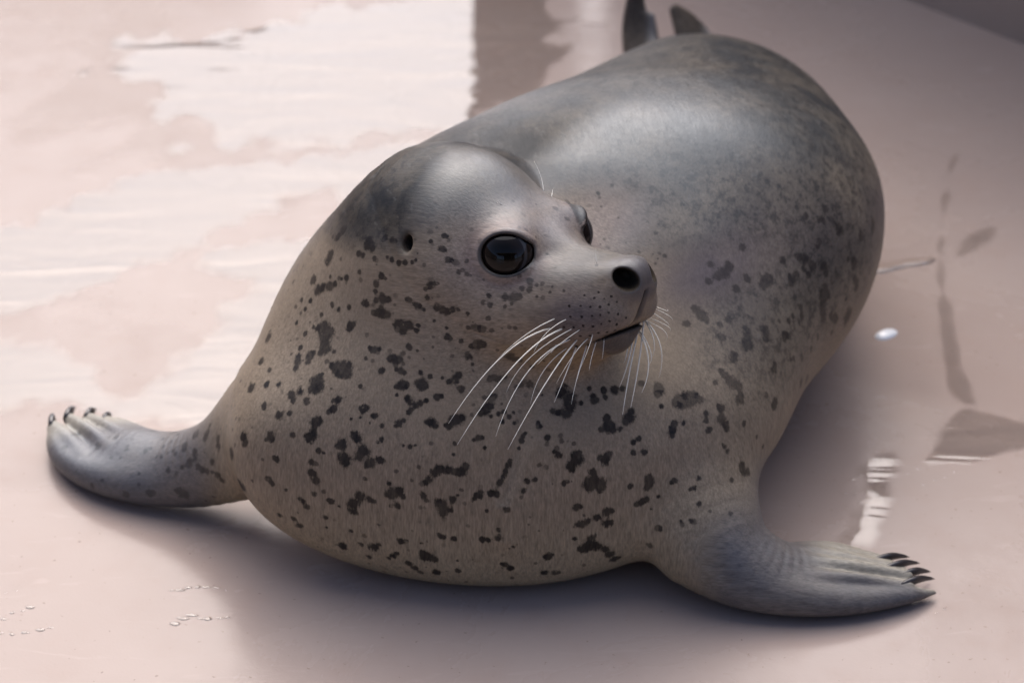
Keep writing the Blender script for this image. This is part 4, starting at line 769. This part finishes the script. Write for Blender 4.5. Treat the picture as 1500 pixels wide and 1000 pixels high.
# ---------------------------------------------------------------- the seal
def mat_fur():
    k = NT("seal_coat")
    base = k.n("ShaderNodeAttribute", attribute_name="coat").outputs["Color"]
    flow = k.attr("flow", True); spot = k.attr("spot"); dark = k.attr("dark"); skin = k.attr("skin"); inn = k.attr("inner")
    wh = k.attr("headw"); hflow = k.attr("hflow", True); cflow = k.attr("cflow", True); cw = k.attr("chestw")
    def two(sx, scale, detail, rough):
        x1 = k.noise(k.vmath('MULTIPLY', flow, (sx, 1.0, 1.0)), scale, detail, rough)
        x2 = k.noise(k.vmath('MULTIPLY', hflow, (sx, 1.0, 1.0)), scale, detail, rough)
        x3 = k.noise(k.vmath('MULTIPLY', cflow, (sx, 1.0, 1.0)), scale, detail, rough)
        mm = k.n("ShaderNodeMix", data_type='FLOAT'); k.put(mm.inputs[0], wh); k.put(mm.inputs[2], x1); k.put(mm.inputs[3], x2)
        m3 = k.n("ShaderNodeMix", data_type='FLOAT'); k.put(m3.inputs[0], cw); k.link(mm.outputs[0], m3.inputs[2]); k.put(m3.inputs[3], x3)
        return m3.outputs[0]
    hair = two(0.16, 760.0, 2, 0.6); hair2 = two(0.22, 300.0, 3, 0.6)
    edge = two(0.30, 420.0, 4, 0.7); blot = k.noise(flow, 120.0, 5, 0.68); soft = k.noise(flow, 22.0, 4, 0.55)
    st2 = k.vmath('MULTIPLY', flow, (0.5, 1.0, 1.0))
    # spots: traced field, ragged by the hair
    f = k.math('ADD', spot, k.math('MULTIPLY', k.math('SUBTRACT', edge, 0.5), 1.5))
    f = k.math('ADD', f, k.math('MULTIPLY', k.math('SUBTRACT', blot, 0.5), 1.2))
    sm = k.ramp(f, -0.15, 0.38)
    smask = k.math('MULTIPLY', sm, k.attr("spotk"))
    # pepper mottling of the dark back
    pep = k.ramp(k.math('ADD', k.math('MULTIPLY', blot, 0.7), k.math('MULTIPLY', edge, 0.3)), 0.47, 0.60); pal = k.ramp(k.noise(st2, 130.0, 3, 0.6), 0.60, 0.74)
    c = k.mix(k.math('MULTIPLY', k.ramp(soft, 0.35, 0.7), 0.35), base, k.mix(0.5, base, (0.30, 0.24, 0.17)))
    c = k.mix(k.math('MULTIPLY', pep, k.math('MULTIPLY', k.ramp(k.attr('pepper'), 0.05, 0.6), 0.6)), c, (0.008, 0.008, 0.009))
    c = k.mix(k.math('MULTIPLY', pal, k.math('MULTIPLY', dark, 0.28)), c, (0.16, 0.155, 0.145))
    c = k.mix(k.math('MULTIPLY', smask, k.ramp(hair2, 0.3, 0.75, 1.0, 0.92)), c, (0.013, 0.0095, 0.008))
    hv = k.ramp(k.math('ADD', k.math('MULTIPLY', hair, 0.6), k.math('MULTIPLY', hair2, 0.4)), 0.3, 0.7, 0.60, 1.36, False)
    hvm = k.n("ShaderNodeMix", data_type='FLOAT'); k.put(hvm.inputs[0], skin); k.put(hvm.inputs[2], hv); hvm.inputs[3].default_value = 1.0
    vm = k.n("ShaderNodeVectorMath", operation='SCALE'); k.link(c, vm.inputs[0]); k.link(hvm.outputs[0], vm.inputs["Scale"])
    hb = k.bump(hair, 0.22, 0.0008, k.bump(hair2, 0.14, 0.0010, k.bump(soft, 0.12, 0.004)))
    rough = k.ramp(hair2, 0.3, 0.7, 0.38, 0.47)
    rmix = k.n("ShaderNodeMix", data_type='FLOAT'); k.put(rmix.inputs[0], skin); k.put(rmix.inputs[2], rough); rmix.inputs[3].default_value = 0.34
    p = k.principled(Base_Color=vm.outputs[0], Roughness=rmix.outputs[0], Normal=hb)
    k.put(p.inputs["Specular IOR Level"], k.math('MULTIPLY', k.math('MULTIPLY', k.attr('gloss'), k.ramp(inn, 0, 1, 1.0, 0.0)), k.ramp(k.math('MAXIMUM', k.math('MAXIMUM', dark, k.math('MULTIPLY', k.attr('flip'), 0.7)), k.math('MULTIPLY', skin, 0.55)), 0.1, 0.9, 0.20, 0.70)))
    p.inputs["Specular Tint"].default_value = (0.84, 0.93, 1.0, 1)  # bluish tint puts a cool sky sheen into the coat's highlights
    return k.m
M_FUR = mat_fur()
seal = bpy.data.objects.new("seal", None); seal.empty_display_size = 0.1; col.objects.link(seal)
tag(seal, "spotted grey seal lying on the wet pink floor with its head turned aside", "seal")

VOX = globals().get("VOX", 0.0022); VOXH = globals().get("VOXH", 0.0011)
xs = axis(-0.42, 0.37, -0.085, 0.125, VOX, VOXH)
ys = axis(-0.20, 0.75, -0.150, 0.035, VOX, VOXH)
zs = axis(-0.01, 0.38, 0.190, 0.335, VOX, VOXH)
SV, SQ = surface_nets(seal_sdf, xs, ys, zs)
body = big_mesh("body", SV, SQ, M_FUR, seal)
SN = np.empty(len(SV)*3, np.float32); body.data.vertices.foreach_get("normal", SN); SN = SN.reshape(-1, 3).astype(float)
SV = SV - SN*np.clip(seal_sdf(SV), -0.0005, 0.0005)[:, None]
body.data.vertices.foreach_set("co", SV.astype(np.float32).ravel()); body.data.update()

def sst(a, b, x):
    t = np.clip((x-a)/(b-a), 0, 1); return t*t*(3-2*t)
def lerp(a, b, t): return a + (b-a)*t[:, None]
def coat(V, N):
    q = to_head(V)
    rh = np.sqrt(((q-np.array([-0.02, 0, -0.02]))**2).sum(1))
    wh = 1 - sst(0.085, 0.17, rh)                                  # head weight
    # flow coordinates (first axis along the lie of the hair)
    bq = np.stack([V[:, 1]*0.9 - V[:, 0]*0.25, V[:, 0]*0.95 + V[:, 1]*0.2, V[:, 2]], 1)
    wf = sst(0.2, 0.30, V[:, 0])*sst(0.09, 0.03, V[:, 2]) if False else np.zeros(len(V))
    flow = bq
    global HEADW, HFLOW
    HEADW = wh.copy(); HFLOW = q.copy()
    # dark back
    nb = N@nrm([0.10, 0.45, 0.88])
    db = sst(0.02, 0.85, nb)*sst(-0.06, 0.10, V[:, 1] + 0.6*(V[:, 2]-0.20))
    flank = sst(0.02, 0.17, V[:, 2] - 0.02)*sst(0.0, 0.16, V[:, 0])*sst(-0.16, 0.05, V[:, 1])
    db = np.maximum(db, 0.72*flank*sst(-0.5, 0.2, nb))
    dh = sst(0.004, 0.040, q[:, 2] - 0.10*np.clip(q[:, 0], -1, 0.0)) 
    up = N@HA[2]
    dh = np.maximum(dh, 0.95*sst(-0.02, 0.01, q[:, 0])*sst(0.25, 0.8, up)*sst(-0.045, -0.02, q[:, 2]))
    nape = sst(-0.05, -0.085, q[:, 0])*sst(-0.012, 0.022, q[:, 2])*sst(0.30, 0.16, rh)
    dark = np.maximum(db*(1-wh) + wh*0.82*dh, 0.96*nape)
    light = np.array([0.222, 0.174, 0.124]); belly = np.array([0.32, 0.26, 0.17]); dk = np.array([0.019, 0.0215, 0.024])
    c = lerp(np.tile(light, (len(V), 1)), np.tile(belly, (len(V), 1)), sst(0.12, 0.02, V[:, 2])*0.8)
    c = lerp(c, np.tile(dk, (len(V), 1)), dark*0.97)
    c = lerp(c, np.tile([0.010, 0.010, 0.0105], (len(V), 1)), 0.85*nape)
    # flippers
    fa = sst(0.112, 0.170, V[:, 0])*sst(0.105, 0.055, V[:, 2])*sst(-0.03, -0.08, V[:, 1])
    fb = sst(-0.215, -0.255, V[:, 0])
    fl = np.maximum(fa, fb)
    c = lerp(c, np.tile([0.080, 0.076, 0.082], (len(V), 1)), fl*0.95)
    global FLIP, CFLOW, CHESTW
    FLIP = fl.copy()
    cf = np.stack([V[:, 2] + 0.35*np.abs(V[:, 0]), V[:, 0], V[:, 1]], 1)
    cf[fl > 0.5] = np.stack([V[:, 0], V[:, 1], V[:, 2]], 1)[fl > 0.5]
    CFLOW = cf; CHESTW = np.maximum(sst(0.06, -0.05, V[:, 1])*(1-wh), fl)
    # pale web on top of the digits
    web = fa*sst(0.215, 0.25, V[:, 0])*sst(-0.140, -0.128, V[:, 1]) + fb*sst(0.045, 0.075, V[:, 1])
    c = lerp(c, np.tile([0.34, 0.31, 0.25], (len(V), 1)), np.clip(web, 0, 1)*0.75)
    hind = sst(0.60, 0.66, V[:, 1])
    c = lerp(c, np.tile([0.05, 0.042, 0.038], (len(V), 1)), hind*0.9)
    hl = hind*np.maximum(np.exp(-((V[:, 0]-0.139)/0.005)**2), np.exp(-((V[:, 0]-0.196)/0.006)**2))*sst(0.06, 0.075, V[:, 2])
    c = lerp(c, np.tile([0.20, 0.19, 0.18], (len(V), 1)), hl)
    # face
    wh = wh*(rh < 0.16)
    muz = np.exp(-((q[:, 0]-0.055)/0.030)**2 - ((q[:, 2]+0.045)/0.026)**2)*sst(0.005, 0.02, np.abs(q[:, 1]))
    c = lerp(c, np.tile([0.088, 0.072, 0.078], (len(V), 1)), muz*0.85)
    cheek = np.exp(-((q[:, 0]+0.01)/0.03)**2 - ((q[:, 2]-0.0)/0.03)**2)*wh
    c = lerp(c, np.tile([0.235, 0.195, 0.185], (len(V), 1)), cheek*0.7)
    m = np.stack([q[:, 0], np.abs(q[:, 1]), q[:, 2]], 1)
    e = m-EYE_C; er = np.sqrt((e*e).sum(1)); h = e@EYE_OUT
    rho = np.sqrt(((e@EYE_AX - 0.0022)/1.0)**2 + (e@EYE_UP/0.82)**2)
    front = sst(-0.004, 0.004, h)*(er < 0.045)
    halo = front*np.exp(-((rho-0.027)/0.0065)**2)
    c = lerp(c, np.tile([0.15, 0.105, 0.095], (len(V), 1)), halo*0.55)
    lid = front*sst(0.0212, 0.0199, rho)*(er < 0.028)
    c = lerp(c, np.tile([0.022, 0.018, 0.018], (len(V), 1)), lid)
    lidf = front*(er < 0.0242)*(q[:, 1] < 0)
    c = lerp(c, np.tile([0.020, 0.015, 0.013], (len(V), 1)), lidf*1.0)
    nose = sst(0.0260, 0.0150, np.sqrt(((q[:, 0]-0.079)/1.0)**2 + (q[:, 1]/1.25)**2 + ((q[:, 2]+0.020)/0.95)**2))
    phil = sst(0.0055, 0.003, np.abs(q[:, 1]))*sst(-0.058, -0.05, q[:, 2])*sst(0.06, 0.066, q[:, 0])
    nose = np.maximum(nose, phil*0.8)
    c = lerp(c, np.tile([0.050, 0.046, 0.052], (len(V), 1)), nose*0.9)
    nos = ell(m, (0.0790, 0.0155, -0.0200), (0.022, 0.0108, 0.0079), NOS_A)
    c = lerp(c, np.tile([0.006, 0.005, 0.005], (len(V), 1)), sst(0.0012, -0.0006, nos))
    zx = np.interp(q[:, 0], MOUTH[0], MOUTH[1])
    dz = q[:, 2]-zx
    inside = wh*sst(-0.02, 0.0, q[:, 0])*sst(0.095, 0.09, q[:, 0])*(np.abs(q[:, 1]) < 0.06)
    lowlip = inside*sst(0.001, -0.002, dz)*sst(-0.026, -0.010, dz)
    c = lerp(c, np.tile([0.20, 0.135, 0.070], (len(V), 1)), lowlip*0.75)
    c = lerp(c, np.tile([0.060, 0.052, 0.050], (len(V), 1)), lowlip*sst(0.045, 0.062, q[:, 0]))
    c = lerp(c, np.tile([0.012, 0.009, 0.008], (len(V), 1)), inside*np.exp(-(dz/0.0014)**2)*(0.12+0.83*sst(0.050, 0.068, q[:, 0]))*sst(-0.012, 0.01, q[:, 0]))
    ear = ell(m, EAR, (0.0046, 0.030, 0.0062))
    c = lerp(c, np.tile([0.03, 0.024, 0.024], (len(V), 1)), sst(0.0010, -0.0008, ear)*(rh < 0.12))
    skin = np.clip(nose + lid, 0, 1)
    global GLOSS
    GLOSS = (1-0.85*nape)*(1-0.75*sst(0.17, 0.30, V[:, 1]))*(1-0.6*sst(0.13, 0.24, V[:, 0])*(1-wh))*(1-0.55*sst(-0.01, 0.03, q[:, 0])*wh)
    dark = dark*(1-muz)*(1-hind)*(1-fl)
    global PEP
    PEP = dark*(1-0.85*wh*sst(-0.10, -0.06, q[:, 0]))
    return c, flow, dark, skin, np.maximum(sst(0.0012, -0.0006, nos), sst(0.001, -0.0008, ear)*(rh < 0.12))
CC, FLOW, DARK, SKIN, INN = coat(SV, SN)
best = np.full(len(SV), -9.0); acc = np.full(len(SV), math.exp(-5.0)); spk = np.zeros(len(SV))
order = np.argsort(SV[:, 0]); sx = SV[order, 0]
def stamp(c, r, s):
    R = r*2
    i0, i1 = np.searchsorted(sx, (c[0]-R, c[0]+R))
    ix = order[i0:i1]
    d = np.sqrt(((SV[ix]-c)**2).sum(1))
    v = 1 - d/r
    m = v > best[ix]
    best[ix[m]] = v[m]; spk[ix[m]] = s
    acc[ix] += np.exp(5*v)
rng = np.random.default_rng(7)
for x, y, z, r, s in SPOTS: stamp(np.array([x, y, z])/1000, r/1000*0.99 + 0.0003, s*(0.94 if r < 1.5 else rng.uniform(0.85, 1.0)))
# fine flecks between the spots
cand = np.where((DARK < 0.75) & (SV[:, 1] < 0.30) & (SV[:, 2] > 0.01) & (SKIN < 0.1) & (HFLOW[:, 0] < 0.03))[0]
for i in rng.choice(cand, 650, replace=False): stamp(SV[i], rng.uniform(0.0008, 0.0024), rng.uniform(0.25, 0.75))
# the far flank carries the same kind of spots, scattered
cand = np.where(((SV[:, 0] < 0.02) & (SV[:, 1] > 0.10)) | ((SV[:, 0] > 0.2) & (SV[:, 1] > 0.36)))[0]
for i in rng.choice(cand, 150, replace=False):
    r0 = rng.uniform(0.003, 0.007)
    for j in range(rng.integers(1, 4)): stamp(SV[i] + rng.normal(0, r0*0.8, 3), r0*rng.uniform(0.6, 1.1), 0.6)
spot = np.log(acc)/5
attr(body, "coat", CC, 'FLOAT_VECTOR'); attr(body, "flow", FLOW, 'FLOAT_VECTOR')
attr(body, "dark", DARK); attr(body, "chestw", CHESTW); attr(body, "cflow", CFLOW, 'FLOAT_VECTOR'); attr(body, "flip", FLIP); attr(body, "gloss", GLOSS); attr(body, "headw", HEADW); attr(body, "hflow", HFLOW, 'FLOAT_VECTOR'); attr(body, "pepper", PEP); attr(body, "skin", SKIN); attr(body, "spot", spot); attr(body, "spotk", spk); attr(body, "inner", INN)
# ---------------------------------------------------------------- eyes, claws, whiskers
def mat_eye():
    k = NT("eyeball")
    oc = k.n("ShaderNodeTexCoord").outputs["Object"]
    sep = k.n("ShaderNodeSeparateXYZ"); k.link(oc, sep.inputs[0])
    h = k.math('DIVIDE', sep.outputs[2], EYE_R)
    rim = k.math('MULTIPLY', k.ramp(h, 0.66, 0.62), k.ramp(h, 0.50, 0.56))
    iris = k.mix(k.ramp(h, 0.95, 0.80), (0.003, 0.0025, 0.002), (0.008, 0.005, 0.004))
    cb = k.mix(k.math('MULTIPLY', rim, 0.2), iris, (0.16, 0.16, 0.17))
    p = k.principled(Base_Color=cb, Roughness=0.16)
    p.inputs["Specular IOR Level"].default_value = 0.0
    p.inputs["Coat Weight"].default_value = 1.0; p.inputs["Coat Roughness"].default_value = 0.015; p.inputs["Coat IOR"].default_value = 1.30
    return k.m
M_EYE = mat_eye()
def frame_rot(z):
    import mathutils
    return mathutils.Vector(z).to_track_quat('Z', 'Y')
def eyeball(sgn):
    c = to_world(EYE_C*np.array([1, sgn, 1])); out = (EYE_OUT*np.array([1, sgn, 1])) @ HA
    bm = bmesh.new(); bmesh.ops.create_uvsphere(bm, u_segments=64, v_segments=32, radius=EYE_R)
    me = bpy.data.meshes.new("eye"); bm.to_mesh(me); bm.free()
    me.polygons.foreach_set("use_smooth", [True]*len(me.polygons)); me.materials.append(M_EYE)
    o = bpy.data.objects.new("eye", me); col.objects.link(o); o.parent = seal; o.location = c
    o.rotation_mode = 'QUATERNION'; o.rotation_quaternion = frame_rot(out)
eyeball(1); eyeball(-1)

M_CLAW = NT("claw_horn"); M_CLAW.principled(Base_Color=(0.035, 0.030, 0.030), Roughness=0.22); M_CLAW = M_CLAW.m
def claw(a, b, r):
    a = np.array(a); b = np.array(b); L = np.linalg.norm(b-a)
    T = nrm(b-a); S = nrm(np.cross(T, [0, 0, 1])); Uv = np.cross(S, T)
    vs, fs = [], []
    n, m = 9, 10
    for i in range(n):
        t = i/(n-1)
        c = a + (b-a)*t + Uv*(0.08*L*math.sin(math.pi*min(t*0.95+0.02, 1)))
        rr = r*(1-t**2.4)**0.6*(0.85+0.3*math.sin(math.pi*min(1, t*1.3)))+0.0002
        for j in range(m):
            w = 2*math.pi*j/m
            vs.append(c + S*math.cos(w)*rr*0.8 + Uv*math.sin(w)*rr*1.1)
    for i in range(n-1):
        for j in range(m): fs.append((i*m+j, i*m+(j+1) % m, (i+1)*m+(j+1) % m, (i+1)*m+j))
    fs.append(tuple(range(m))[::-1]); fs.append(tuple((n-1)*m+j for j in range(m)))
    return mesh_obj("claw", vs, fs, M_CLAW, seal)
for a, b in CLAW_A: claw(a, b, 0.0029)
for a, b in CLAW_B: claw(a, b, 0.0036)

M_WHISK = NT("whisker_hair"); M_WHISK.principled(Base_Color=(0.80, 0.76, 0.66), Roughness=0.4); M_WHISK = M_WHISK.m
def whisker(p0, p1, p2, r):
    p0, p1, p2 = [np.array(p)/1000 for p in (p0, p1, p2)]; r /= 1000
    ctl = 2*p1 - 0.5*(p0+p2)
    n, m = 14, 6
    vs, fs = [], []
    for i in range(n):
        t = i/(n-1)
        c = (1-t)**2*p0 + 2*t*(1-t)*ctl + t*t*p2
        T = nrm(2*(1-t)*(ctl-p0) + 2*t*(p2-ctl)); S = nrm(np.cross(T, [0.3, 0.2, 0.9])); Uv = np.cross(S, T)
        rr = r*(1-0.82*t)
        for j in range(m):
            w = 2*math.pi*j/m; vs.append(c + (S*math.cos(w)+Uv*math.sin(w))*rr)
    for i in range(n-1):
        for j in range(m): fs.append((i*m+j, i*m+(j+1) % m, (i+1)*m+(j+1) % m, (i+1)*m+j))
    fs.append(tuple(range(m))[::-1]); fs.append(tuple((n-1)*m+j for j in range(m)))
    return mesh_obj("whisker", vs, fs, M_WHISK, seal)
for a, b, c, r in WHISKERS: whisker(a, b, c, r*(1.6 if a[0] > 80 else 1.25))
